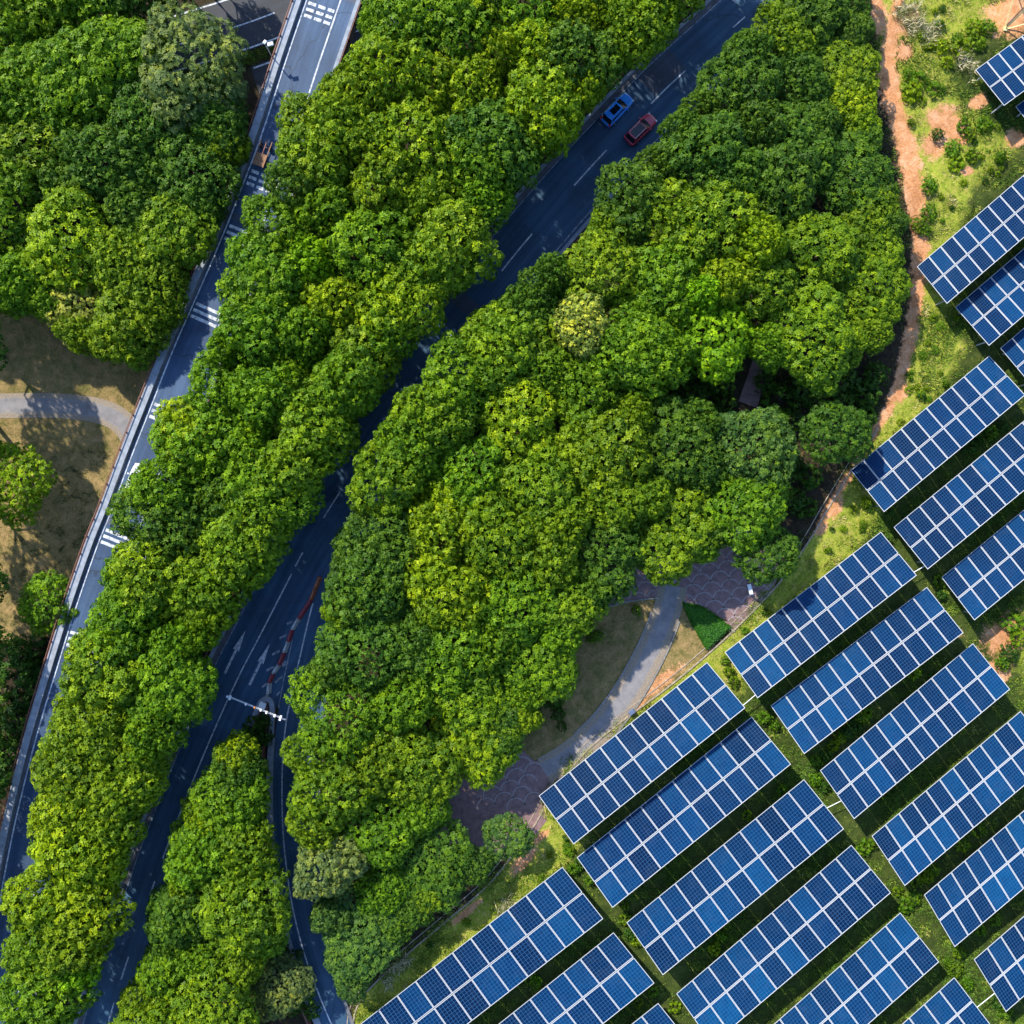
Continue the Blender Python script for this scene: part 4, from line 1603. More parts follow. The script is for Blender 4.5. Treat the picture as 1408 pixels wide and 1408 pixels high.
def place_tree(name, meshes, px, py, r, hgt, tone, label, group=None, cat='tree', rbase=5.0, hbase=12.0, zc=7.6, parts=('trunk', 'crown'), jitter=0.07, z0=-0.05, zwide=None):
    """px, py: where the crown is seen; the trunk stands straight below it"""
    sz = hgt / hbase
    zw = (zwide if zwide is not None else (zc + 1.5) * sz)
    c_ = P(px, py, zw)
    root = empty(name, (c_.x, c_.y, z0), R.uniform(0, 6.283))
    s = r / rbase
    root.scale = (s, s * R.uniform(0.92, 1.08), sz)
    tr = bpy.data.objects.new(parts[0], meshes[1])
    link(tr, root)
    cr = bpy.data.objects.new(parts[1], meshes[0])
    link(cr, root)
    base = TONES[tone][0]
    if tone in 'YGODB' and cat == 'tree':
        base = tuple(0.78 * a_ + 0.22 * b_ for a_, b_ in zip(base, (0.142, 0.238, 0.009)))
    v = 1 + R.uniform(-jitter, jitter)
    hj = R.uniform(-0.06, 0.06)
    cr.color = (base[0] * v * (1 + hj), base[1] * v, base[2] * v, 1)
    tag(root, label, cat, group)
    return root


# special trees first: (px, py, radius px, tone, height, label, mesh)
placed = []     # px, py, radius px


def special(px, py, rp, tone, hgt, label, meshes=None, name='broadleaf_tree'):
    zw = 9.1 * hgt / 12
    r = rp / S * (H - zw) / H
    place_tree(name, meshes or R.choice(CROWNS), px, py, r, hgt, tone, label)
    placed.append((px, py, rp))


special(255, 88, 84, 'F', 13.0, 'tall feathery grey-green tree beside the flyover and the dark road', FEATHER)
special(92, 330, 74, 'Y', 12.0, 'large yellow-topped tree in the wood beside the flyover')
special(100, 425, 52, 'P', 9.0, 'pale olive-yellow tree at the lawn edge of the wood', FEATHER)
special(800, 446, 46, 'P', 13.0, 'pale yellow flowering tree beside the two-lane road')
special(966, 405, 32, 'L', 12.5, 'small vivid lime-green tree in the middle of the big wood')
special(982, 462, 58, 'L', 10.5, 'soft lime-green tree beside the dark path in the big wood', FEATHER)
special(1150, 592, 50, 'D', 8.0, 'rounded dark green tree alone beside the solar field drain wall')
special(1040, 615, 62, 'B', 10.5, 'rounded blue-green tree below the dark path in the big wood')
special(1030, 700, 58, 'G', 10.0, 'fresh green tree overhanging the scalloped plaza')
special(1062, 765, 45, 'D', 8.0, 'dark green tree between the plaza bench and the solar field')
special(12, 660, 58, 'Y', 9.5, 'yellow-green tree standing alone on the brown lawn')
special(62, 828, 44, 'G', 7.5, 'lone green tree against the flyover railing below the lawn')
special(450, 1190, 52, 'F', 11.0, 'grey-olive tree overhanging the curve of the ramp')
special(385, 1358, 44, 'F', 6.0, 'grey-green bushy tree against the ramp guard rail', FEATHER)
special(1115, 460, 70, 'O', 10.5, 'broad olive-green tree at the dirt-track corner of the big wood')
special(1045, 330, 40, 'Y', 13.0, 'yellow-tipped tree in the middle of the big wood above the lime one')
special(700, 1152, 36, 'B', 5.0, 'bushy blue-green tree on the small plaza by the drain wall')
special(430, 355, 40, 'L', 13.5, 'vivid lime-topped tree in the belt beside the flyover')
special(228, 674, 55, 'G', 14.0, 'fresh green tree reaching over the white sedan on the flyover')
special(85, 1330, 45, 'L', 13.0, 'vivid lime-topped tree at the road edge of the tree belt')

k_ = 0
s_mid = nearest(main_c, main_t, P(592, 505))
while s_mid + k_ * 4.6 < nearest(main_c, main_t, P(478, 668)):
    p_, d_ = at_dist(main_c, main_t, s_mid + k_ * 4.6)
    for side, rr in ((1, 4.9), (-1, 4.5)):
        q_ = p_ + np.array([-d_[1], d_[0]]) * side * (5.1 + 0.25 * (k_ % 2))
        px_, py_ = CX + q_[0] * S * H / (H - 9.5), CY - q_[1] * S * H / (H - 9.5)
        place_tree('broadleaf_tree', CROWNS[(k_ * 3 + side) % 8], px_, py_, rr + 0.3 * math.sin(k_ * 2.3), 13.0, 'O' if k_ % 2 else 'G',
                   '%s tree leaning over the hidden middle of the road from the %s' % (TONES['O' if k_ % 2 else 'G'][1], 'big wood' if side > 0 else 'flyover belt'), 'trees closing over the hidden middle of the road, %s' % side)
        placed.append((px_, py_, rr * 12))
    k_ += 1

ZONES = {
    'NW': dict(poly=[(-130, -90), (300, -90), (296, -20), (262, -8), (238, 18), (228, 30), (330, 110), (338, 190), (318, 255), (292, 312), (262, 372), (238, 430), (214, 490), (170, 498), (95, 480), (42, 428), (-130, 420)],
               where='lawn-side wood', h=(9.0, 12.5)),
    'BELT': dict(poly=[(502, -60), (500, 0), (492, 55), (455, 112), (385, 172), (385, 215), (360, 280), (308, 310), (300, 380), (318, 420), (292, 464), (254, 530), (234, 566), (200, 610), (179, 641), (160, 682), (155, 723), (146, 764), (123, 808),
                       (84, 905), (80, 940), (58, 958), (50, 1006), (54, 1078), (10, 1126), (20, 1190), (0, 1218), (-60, 1300), (-70, 1480), (100, 1480), (114, 1400), (140, 1358), (167, 1305), (190, 1279), (189, 1242), (194, 1201), (188, 1167), (196, 1133), (208, 1090), (243, 1047),
                       (248, 1003), (278, 976), (286, 944), (280, 907), (299, 874), (334, 824), (334, 804), (374, 772), (410, 732), (468, 700), (491, 638), (508, 600), (510, 570), (549, 532), (573, 508), (597, 478), (600, 440), (641, 395), (682, 341), (688, 305), (700, 270), (706, 235), (747, 218),
                       (785, 178), (812, 140), (862, 88), (902, 66), (936, 12), (985, -40), (1095, -150), (520, -150)],  # belt carried on above the frame so unseen crowns shade the road
                 where='flyover belt', h=(12.0, 14.5)),
    'ISLE': dict(poly=[(331, 1018), (350, 1018), (354, 1045), (366, 1080), (362, 1139), (374, 1173), (372, 1218), (388, 1262), (380, 1296), (352, 1330), (345, 1420), (320, 1480), (130, 1480), (157, 1410), (167, 1371), (194, 1324), (211, 1290), (201, 1262), (203, 1243), (228, 1218), (227, 1170), (245, 1150), (256, 1118), (270, 1090), (294, 1037)],
                 where='wedge island', h=(8.5, 12.0)),
    'WOOD': dict(poly=[(1092, -60), (1071, 0), (1027, 34), (965, 89), (962, 112), (936, 158), (922, 166), (914, 192), (876, 212), (856, 230), (822, 245), (815, 283), (805, 324), (778, 348), (723, 368), (703, 402), (682, 423), (645, 440), (617, 480), (587, 503), (566, 532), (553, 562), (522, 600), (520, 625), (484, 682), (464, 740), (455, 798), (450, 846), (440, 873),
                       (424, 921), (403, 979), (398, 1064), (406, 1112), (402, 1180), (412, 1211), (436, 1238), (433, 1276), (447, 1313), (459, 1365), (472, 1385), (500, 1362), (540, 1310), (590, 1262), (650, 1215), (680, 1180), (640, 1160), (618, 1140), (612, 1100), (625, 1062), (660, 1070), (690, 1065), (712, 1040), (728, 1000), (740, 970), (790, 930), (785, 900), (808, 862), (850, 815), (880, 800), (935, 800),
                       (960, 775), (1000, 750), (1000, 700), (985, 560), (950, 555), (860, 565), (850, 555), (930, 525), (950, 500), (1040, 500), (1060, 500), (1140, 520), (1226, 470), (1240, 430), (1246, 380), (1240, 300), (1225, 225), (1205, 160), (1198, 60), (1195, -60)],
                 where='big wood', h=(9.5, 13.5)),
}
TONEPTS = [(620, 80, 'Y'), (560, 180, 'Y'), (700, 150, 'Y'), (780, 60, 'Y'), (880, 40, 'O'), (540, 40, 'G'), (480, 200, 'O'), (600, 300, 'O'), (660, 240, 'G'), (520, 430, 'Y'), (420, 350, 'G'), (400, 480, 'G'), (330, 620, 'G'), (440, 600, 'O'), (300, 700, 'D'), (280, 780, 'O'), (200, 850, 'G'),
           (180, 930, 'O'), (150, 1050, 'O'), (60, 1150, 'Y'), (100, 1230, 'Y'), (90, 1300, 'O'), (30, 1360, 'G'), (240, 950, 'G'), (60, 40, 'G'), (120, 50, 'G'), (40, 190, 'G'), (100, 200, 'D'), (220, 230, 'D'), (170, 260, 'D'), (200, 400, 'O'), (20, 320, 'G'), (190, 340, 'O'),
           (1080, 60, 'D'), (1150, 150, 'D'), (1000, 140, 'D'), (1100, 230, 'D'), (1020, 240, 'D'), (960, 300, 'O'), (900, 260, 'D'), (1180, 260, 'D'), (1100, 330, 'O'), (1180, 400, 'O'), (930, 430, 'G'), (850, 360, 'O'), (740, 400, 'D'), (700, 470, 'O'), (640, 540, 'O'), (700, 590, 'Y'), (620, 610, 'G'),
           (580, 660, 'O'), (770, 550, 'G'), (790, 640, 'O'), (900, 600, 'D'), (930, 680, 'D'), (870, 720, 'O'), (530, 720, 'D'), (560, 800, 'D'), (640, 780, 'Y'), (720, 760, 'O'), (780, 800, 'O'), (820, 780, 'D'), (640, 880, 'O'), (520, 870, 'D'), (700, 880, 'G'), (520, 950, 'G'), (460, 960, 'G'), (600, 970, 'O'), (680, 1010, 'Y'),
           (740, 930, 'G'), (450, 1080, 'O'), (540, 1060, 'O'), (600, 1040, 'G'), (560, 1150, 'G'), (510, 1220, 'B'), (480, 1290, 'B'), (560, 1240, 'D'), (620, 1190, 'D'), (330, 1050, 'D'), (300, 1120, 'G'), (350, 1150, 'O'), (350, 1220, 'O'), (240, 1260, 'D'), (300, 1290, 'O'), (250, 1340, 'G'), (330, 1350, 'O'), (220, 1400, 'O')]

LAND = [(848, 153, 'by the blue SUV'), (885, 195, 'by the red SUV'), (318, 900, 'beside the white arrow markings'), (430, 840, 'beside the plastic barriers'), (320, 975, 'by the camera gantry'), (195, 665, 'over the white sedan'),
        (362, 216, 'by the plank cart'), (345, 60, 'by the street lamp'), (480, 90, 'by the flyover parapet near the dark road'), (150, 520, 'by the lawn path'), (255, 88, 'beside the feathery grey-green tree'), (92, 330, 'beside the large yellow-topped tree'), (40, 60, 'near the dark underpass road'),
        (800, 446, 'beside the pale yellow flowering tree'), (966, 405, 'beside the small lime tree'), (1045, 330, 'beside the yellow-tipped tree'), (1040, 530, 'by the dark wood path'), (1040, 615, 'beside the rounded blue-green tree'), (900, 800, 'by the scalloped plaza'), (800, 880, 'by the round lawn shrubs'),
        (730, 985, 'by the dry lawn'), (650, 1110, 'by the small plaza'), (450, 1190, 'beside the grey-olive ramp tree'), (400, 1060, 'over the ramp'), (440, 1300, 'over the bend of the ramp'), (560, 1290, 'by the grassy bank'), (660, 1200, 'by the drain wall'), (1240, 200, 'by the dirt track bend'), (1210, 80, 'by the dirt track head'), (1255, 380, 'by the dirt track tail'),
        (640, 415, 'over the patched road strip'), (430, 355, 'beside the lime-topped tree'), (276, 428, 'by the rumble bars'), (85, 1330, 'beside the lime-topped road-edge tree'), (520, 600, 'where crowns nearly close over the road'), (740, 300, 'over the open stretch of two-lane road'), (130, 750, 'by the last rumble bars'), (450, 740, 'where the ramp splits off'), (250, 1090, 'over the long white lane line'), (190, 1250, 'where the road narrows between trees'), (345, 1000, 'behind the island tip')]


def landmark(x, y, poly):
    a = min(LAND, key=lambda q: (q[0] - x) ** 2 + (q[1] - y) ** 2)
    if (a[0] - x) ** 2 + (a[1] - y) ** 2 < 105 ** 2:
        return a[2]
    far_ = [q for q in LAND if q[2].split(' the ')[0] in ('by', 'beside', 'over')]
    a = min(far_, key=lambda q: (q[0] - x) ** 2 + (q[1] - y) ** 2)
    return 'well back from the ' + a[2].split(' the ', 1)[1]


CELL = 7.0
gx = np.arange(-158, 1500, CELL)
gX, gY = np.meshgrid(gx, gx)
covered = np.zeros(gX.shape, bool)
for px, py_, rp in placed:
    covered |= (gX - px) ** 2 + (gY - py_) ** 2 < (rp * 0.92) ** 2


def clear_of_ways(px, py_, zw):
    k = (H - zw) / H / S
    X = (px - CX) * k
    Y = (CY - py_) * k
    ok = np.ones(X.shape, bool)
    for c_, wdt in ((main_c, None), (lp_c, 2.0), (pp_c, 2.2), (wp_c, 1.6)):
        d = polyline_dist(c_, X, Y)
        ok &= d > (4.95 if wdt is None else wdt)
    # ramp: lies to the right of its line when going down the picture
    _, rn = normals(ramp_c)
    ok &= polyline_dist(ramp_c + rn * 1.6, X, Y) > 3.9
    _, fn = normals(fly_c)
    ok &= polyline_dist(fly_c + fn * DW / 2, X, Y) > DW / 2 + 0.9
    un_ = normals(und_c)[1]
    ok &= polyline_dist(und_c, X, Y) > 4.4
    ok &= ~((polyline_dist(und_c - un_ * 6.6, X, Y) < 3.4) & (X > P(300, 0)[0]))
    return ok


count = 0
for zn, z_ in ZONES.items():
    poly = z_['poly']
    ins = inside(poly, gX, gY)
    rs = np.random.RandomState(sum(ord(q) for q in zn))
    xs, ys = [q[0] for q in poly], [q[1] for q in poly]
    ncand = 3600
    cxs, cys = rs.uniform(min(xs), max(xs), ncand * 3), rs.uniform(min(ys), max(ys), ncand * 3)
    ok = inside(poly, cxs, cys) & (cxs > -125) & (cxs < 1520) & (cys > -150) & (cys < 1490)
    ok &= clear_of_ways(cxs, cys, 9.5)
    cxs, cys = cxs[ok][:ncand], cys[ok][:ncand]
    ed = edge_dist(poly, cxs, cys)
    want = rs.uniform(3.4, 5.6, len(cxs)) * S * H / (H - 9.5)
    rp = np.clip(np.minimum(want, ed / 0.80), 2.7 * 12, 75)
    flat_i, starts, area = [], [], []
    for i in range(len(cxs)):
        m_ = np.nonzero(((gX - cxs[i]) ** 2 + (gY - cys[i]) ** 2 < (rp[i] * 0.9) ** 2).ravel())[0]
        starts.append(sum(area) if i == 0 else starts[-1] + area[-1])
        area.append(len(m_))
        flat_i.append(m_)
    flat_i = np.concatenate(flat_i)
    area = np.array(area)
    unc = (ins & ~covered).ravel().astype(np.float32)
    eg = edge_dist(poly, gX, gY)
    unc *= np.where(eg.ravel() < 34, 2.6, 1.0)
    outm = (~ins).ravel().astype(np.float32)
    pen = np.add.reduceat(outm[flat_i], starts) * (2.2 if zn == 'NW' else 1.15)
    chosen = []
    for it in range(150):
        gain = np.add.reduceat(unc[flat_i], starts)
        score = (gain - pen) / np.sqrt(area)
        score = score * rs.uniform(0.82, 1.0, len(score))
        score[chosen] = -9
        i = int(np.argmax(score))
        if score[i] < 1.0:
            break
        chosen.append(i)
        near = flat_i[starts[i]:starts[i] + area[i]]
        near = near[(gX.ravel()[near] - cxs[i]) ** 2 + (gY.ravel()[near] - cys[i]) ** 2 < (rp[i] * 0.84) ** 2]
        unc[near] = 0
    print('zone', zn, 'trees', len(chosen), 'uncovered', int(unc.sum()), 'of', int(ins.sum()))
    for i in chosen:
        x, y, r_ = cxs[i], cys[i], rp[i] * 1.02
        covered |= (gX - x) ** 2 + (gY - y) ** 2 < (r_ * 0.9) ** 2
        if rs.uniform() < 0.82:
            tone = min(TONEPTS, key=lambda q: (q[0] - x) ** 2 + (q[1] - y) ** 2)[2]
        else:
            tone = 'YGOODG'[rs.randint(6)]
        rm = r_ / S * (H - 9.5) / H
        big_ = 'broad' if rm > 4.3 else ('mid-sized' if rm > 3.5 else 'small')
        hgt = min(14.5, max(z_['h'][0], 0.5 * (rs.uniform(*z_['h']) + sum(z_['h']) / 2) + (rm - 4) * 0.5))
        if zn == 'WOOD':
            c_ = P(x, y, 8)
            bdist = float(polyline_dist(bd_c, np.array([c_.x]), np.array([c_.y]))[0])
            hgt = min(hgt, max(5.0, 3.8 + 0.34 * bdist))
        lm_ = landmark(x, y, poly)
        if len(('%s %s tree in the %s %s' % (big_, TONES[tone][1], z_['where'], lm_)).split()) > 16:
            lm_ = 'deep among other crowns'
        place_tree('broadleaf_tree', CROWNS[rs.randint(len(CROWNS))], x, y, rm, hgt, tone,
                   '%s %s tree in the %s %s' % (big_, TONES[tone][1], z_['where'], lm_), '%s %s trees in the %s %s' % (big_, TONES[tone][1], z_['where'], lm_))
        count += 1
print('trees', count)

# trees added beyond the lawn, nearly all out of view, to shade lawn and flyover
for px, py_, rp, hh in [(-62, 470, 62, 14), (-75, 575, 60, 14.5), (-85, 690, 66, 14.5), (-70, 800, 62, 14), (-60, 905, 58, 14), (-45, 1000, 52, 13), (-62, 1090, 58, 14), (-95, 1190, 60, 14), (-110, 1300, 60, 14)]:
    place_tree('broadleaf_tree', R.choice(CROWNS), px, py_, rp / 12.0, hh, 'D', 'tall dark green tree added outside the frame to shade the brown lawn', 'tall trees added outside the frame to shade the lawn')
# low shrubs beside the flyover at the lower left
for i, (px, py_, rp) in enumerate([(12, 945, 34), (4, 1000, 34), (18, 900, 26), (-10, 1050, 34), (30, 925, 20)]):
    place_tree('shrub', SHRUB if i % 2 else SHRUB2, px, py_, rp / 11.0, 2.6, 'D', 'dark green spreading shrub in the shade below the flyover railing', 'shrubs in the shade below the flyover', 'shrub', 1.0, 1.2, 0.5, ('stem', 'foliage'))
for i, (px, py_, rp, hh) in enumerate([(1082, 542, 22, 2.6), (1112, 530, 24, 3.0), (1142, 540, 24, 2.8), (1172, 525, 24, 3.0), (1200, 540, 20, 2.4), (1215, 512, 18, 2.2), (1090, 575, 20, 2.4), (1075, 605, 18, 2.2), (1198, 572, 18, 2.0),
                                        (1098, 640, 20, 2.6), (1120, 655, 18, 2.2), (1100, 690, 18, 2.4), (1118, 700, 14, 1.8), (960, 535, 22, 2.6), (925, 545, 20, 2.4), (995, 525, 20, 2.6), (890, 552, 18, 2.2), (1060, 520, 16, 2.2), (1000, 548, 16, 2.0)]):
    place_tree('shrub', SHRUB if i % 2 else SHRUB2, px, py_, rp / 11.0, hh, 'D', 'dark low shrub in the shaded clearing of the big wood', 'dark shrubs in the shaded clearing', 'shrub', 1.0, 1.2, 0.5, ('stem', 'foliage'))
# island-tip shrubs
for i, (px, py_, rp) in enumerate([(345, 1006, 15), (356, 998, 11), (340, 1022, 16), (358, 1018, 12)]):
    place_tree('shrub', SHRUB if i % 2 else SHRUB2, px, py_, rp / 11.0, 1.8, 'D', 'dark shrub behind the utility cabinet on the island tip', 'shrubs on the island tip', 'shrub', 1.0, 1.2, 0.5, ('stem', 'foliage'))
for i, (px, py_, rp) in enumerate([(395, 1330, 14), (405, 1352, 13), (412, 1375, 15), (398, 1392, 16), (372, 1320, 16), (425, 1402, 12)]):
    place_tree('shrub', SHRUB if i % 2 else SHRUB2, px, py_, rp / 11.0, 2.0, 'D', 'dark green shrub against the ramp guard rail', 'shrubs against the ramp guard rail', 'shrub', 1.0, 1.2, 0.5, ('stem', 'foliage'))
# small shrubs on the dry park lawn
for i, (px, py_, rp, lab) in enumerate([(877, 841, 7, 'small round shrub on the dry lawn near the plaza kerb'), (823, 876, 9, 'larger of the paired round shrubs on the dry lawn'), (813, 880, 6, 'smaller of the paired round shrubs on the dry lawn'),
                                        (793, 888, 6, 'small dark shrub on the dry lawn close to the wood'), (811, 870, 5, 'tiny shrub above the paired round shrubs on the dry lawn')]):
    place_tree('shrub', SHRUB if i % 2 else SHRUB2, px, py_, rp / 11.0, 0.9, 'G', lab, None, 'shrub', 1.0, 1.2, 0.5, ('stem', 'foliage'))
for i, (px, py_, rp) in enumerate([(762, 968, 13), (768, 985, 10), (774, 1003, 7), (735, 985, 10), (776, 948, 7)]):
    place_tree('shrub', SHRUB if i % 2 else SHRUB2, px, py_, rp / 11.0, 1.4, 'D', 'dark shrub on the dry lawn at the wood edge by the small plaza', 'shrubs at the wood edge of the dry lawn', 'shrub', 1.0, 1.2, 0.5, ('stem', 'foliage'))


# ------------------------------------------------------------------ leafy ground cover, grasses
def tufts(name, pts, sizes, tints, nblade, mat, spread=0.6, wide=0.09, seed=1, lean=0.7):
    """pts (n,3); builds triangular blades"""
    r = np.random.RandomState(seed)
    n = len(pts)
    V, T = [], []
    for k in range(nblade):
        a = r.uniform(0, 6.283, n)
        d = np.stack([np.cos(a), np.sin(a), np.zeros(n)], 1)
        sd_ = np.stack([-np.sin(a), np.cos(a), np.zeros(n)], 1)
        rr = r.uniform(0, spread, n)[:, None] * sizes[:, None]
        b0 = pts + d * rr
        ln = r.uniform(0.5, 1.1, n)[:, None] * sizes[:, None]
        tip = b0 + d * ln * r.uniform(0.2, lean, n)[:, None] + np.array([0, 0, 1.0]) * ln * 0.75
        wv = sd_ * (wide * sizes[:, None]) * r.uniform(0.6, 1.4, n)[:, None]
        V.append(np.stack([b0 - wv, b0 + wv, tip], 1).reshape(-1, 3))
        T.append(np.repeat(np.clip(tints + r.normal(0, 0.10, n), 0, 1), 3))
    V = np.concatenate(V)
    T = np.concatenate(T)
    me = bpy.data.meshes.new(name)
    np_mesh(me, V, np.arange(len(V)).reshape(-1, 3))
    at = me.attributes.new('tint', 'FLOAT', 'POINT')
    at.data.foreach_set('value', T.astype(np.float32))
    me.materials.append(mat)
    return link(bpy.data.objects.new(name, me))


gi = lambda X: np.clip(np.searchsorted(ax, X), 0, len(ax) - 1)


def sample_ground(A, X, Y):
    return A[gi(Y), gi(X)]


rs = np.random.RandomState(5)
N = 230000
X = rs.uniform(-26, 70, N)
Y = rs.uniform(-72, 72, N)
f = sample_ground(fsd, X, Y)
dd = sample_ground(rm_dirt, X, Y)
nz1 = vnoise(X, Y, 0.45, 21)
nz2 = vnoise(X, Y, 1.5, 22)
keep = (f > -0.9 + 0.5 * nz2) & (dd < 0.45 + 0.1 * nz1) & (rs.uniform(0, 1, N) < np.clip(0.62 + 0.40 * nz1 + 0.3 * nz2, 0.05, 1))
X, Y, nz1, nz2 = X[keep], Y[keep], nz1[keep], nz2[keep]
Z = sample_ground(h, X, Y) - 0.03
size = np.clip(0.24 + 0.11 * nz1 + 0.10 * nz2 + rs.uniform(-0.08, 0.18, len(X)), 0.10, 0.70)
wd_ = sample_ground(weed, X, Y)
tint = np.clip(0.46 - 0.33 * np.clip(wd_ * 2.2 - 0.5, 0, 1.2) - 0.20 * nz1 + 0.14 * nz2 + rs.normal(0, 0.18, len(X)), 0, 1)  # tufts near tables tinted greener and darker, adding to the shade in the gaps
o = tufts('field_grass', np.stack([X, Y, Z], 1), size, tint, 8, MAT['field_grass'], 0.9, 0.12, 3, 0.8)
tag(o, 'rough green and yellow grass and weeds covering the solar field', 'grass', None, 'stuff')
print('grass tufts', len(X))
# dry lawns
N = 26000
X = np.concatenate([rs.uniform(-66, -40, N // 2), rs.uniform(0, 30, N // 2)])
Y = np.concatenate([rs.uniform(-22, 30, N // 2), rs.uniform(-34, -8, N // 2)])
lm = sample_ground(rm_lawn, X, Y)
n1 = vnoise(X, Y, 0.8, 31)
ok = (lm > 0.6) & (polyline_dist(pp_c, X, Y) > 1.9) & (polyline_dist(lp_c, X, Y) > 1.7) & (~inside([tuple(P(a, b_)[:2]) for a, b_ in plaza1], X, Y)) & (~inside([tuple(P(a, b_)[:2]) for a, b_ in plaza2], X, Y)) \
    & (rs.uniform(0, 1, N) < np.clip(0.5 + 0.3 * n1, 0.1, 1)) & (sample_ground(fsd, X, Y) < -0.3)
X, Y, n1 = X[ok], Y[ok], n1[ok]
o = tufts('dry_lawn_grass', np.stack([X, Y, np.full(len(X), -0.06)], 1), rs.uniform(0.10, 0.22, len(X)), np.clip(0.55 + 0.2 * n1 + rs.normal(0, 0.15, len(X)), 0, 1), 6, MAT['dry_grass'], 1.2, 0.14, 4, 0.9)
tag(o, 'short dry tan grass of the park lawns', 'grass', None, 'stuff')
# under-storey plants on the shaded wood floor
N = 16000
X = rs.uniform(-75, 52, N)
Y = rs.uniform(-72, 72, N)
ok = (sample_ground(fsd, X, Y) < -0.6) & (sample_ground(rm_lawn, X, Y) < 0.4) & (polyline_dist(main_c, X, Y) > 6.0) & (polyline_dist(pp_c, X, Y) > 2) & (polyline_dist(wp_c, X, Y) > 1.5) & (polyline_dist(lp_c, X, Y) > 1.8)
ok &= polyline_dist(ramp_c + normals(ramp_c)[1] * 1.3, X, Y) > 4.2
un_ = normals(und_c)[1]
for q in (0.0, 4.0):
    ok &= polyline_dist(und_c - un_ * q * 1.8, X, Y) > 4.2
for pl in (plaza1, plaza2):
    ok &= ~inside([tuple(P(a, b_)[:2]) for a, b_ in pl], X, Y)
X, Y = X[ok], Y[ok]
o = tufts('woodland_undergrowth', np.stack([X, Y, np.full(len(X), -0.06)], 1), rs.uniform(0.3, 0.75, len(X)), rs.uniform(0, 1, len(X)) ** 1.6 * 0.8, 10, MAT['litter'], 0.7, 0.16, 6, 1.0)
tag(o, 'dark undergrowth and leaf litter on the shaded wood floor', 'undergrowth', None, 'stuff')
# median strip of the dark road
s_ = rs.uniform(0, und_t[-1], 1500)
off = rs.uniform(-5.1, -3.5, 1500)
q = np.array([at_dist(und_c, und_t, a)[0] + np.array([-at_dist(und_c, und_t, a)[1][1], at_dist(und_c, und_t, a)[1][0]]) * b_ for a, b_ in zip(s_, off)])
o = tufts('median_grass', np.concatenate([q, np.full((1500, 1), -0.05)], 1), rs.uniform(0.25, 0.5, 1500), rs.uniform(0, 0.4, 1500), 8, MAT['field_grass'], 0.8, 0.12, 8)
tag(o, 'dark green median planting between the lanes of the road under the flyover', 'grass', None, 'stuff')

# clipped hedge wedge by the plaza
hp = [(938, 829), (962, 833), (978, 842), (1004, 862), (988, 878), (972, 893), (962, 876), (950, 856)]
hw_ = [tuple(P(a, b_)[:2]) for a, b_ in hp]
N = 9000
X = rs.uniform(min(a for a, _ in hw_), max(a for a, _ in hw_), N)
Y = rs.uniform(min(b_ for _, b_ in hw_), max(b_ for _, b_ in hw_), N)
ok = inside(hw_, X, Y)
X, Y = X[ok], Y[ok]
e_ = edge_dist(hw_, X, Y)
Z = np.minimum(0.55, 0.15 + e_ * 1.1) * rs.uniform(0.55, 1.0, len(X))
hd_ = empty('hedge', (*np.mean(np.array(hw_), axis=0), 0.0))
V, T = [], []
for k in range(5):
    a = rs.uniform(0, 6.283, len(X))
    d = np.stack([np.cos(a), np.sin(a), rs.uniform(-0.2, 0.7, len(X))], 1) * 0.2
    sd_ = np.stack([-np.sin(a), np.cos(a), np.zeros(len(X))], 1) * 0.055
    c_ = np.stack([X, Y, Z], 1) - np.array(hd_.location)
    V.append(np.stack([c_, c_ + d * 0.5 + sd_, c_ + d, c_ + d * 0.5 - sd_], 1).reshape(-1, 3))
    T.append(np.repeat(rs.uniform(0.2, 0.75, len(X)), 4))
V = np.concatenate(V)
me = bpy.data.meshes.new('hedge_leaves')
np_mesh(me, V, np.arange(len(V)).reshape(-1, 4))
me.attributes.new('tint', 'FLOAT', 'POINT').data.foreach_set('value', np.concatenate(T).astype(np.float32))
me.materials.append(MAT['leaf'])
o = bpy.data.objects.new('foliage', me)
o.color = (0.06, 0.20, 0.02, 1)
link(o, hd_)
mb = MB()
for a, b_ in zip(X[::60], Y[::60]):
    mb.tube([(a - hd_.location.x, b_ - hd_.location.y, -0.1), (a - hd_.location.x, b_ - hd_.location.y, 0.3)], [0.02, 0.012], 4)
mb.build('stems', MAT['bark'], hd_)
tag(hd_, 'wedge-shaped low green hedge bed between plaza and dry lawn', 'hedge')

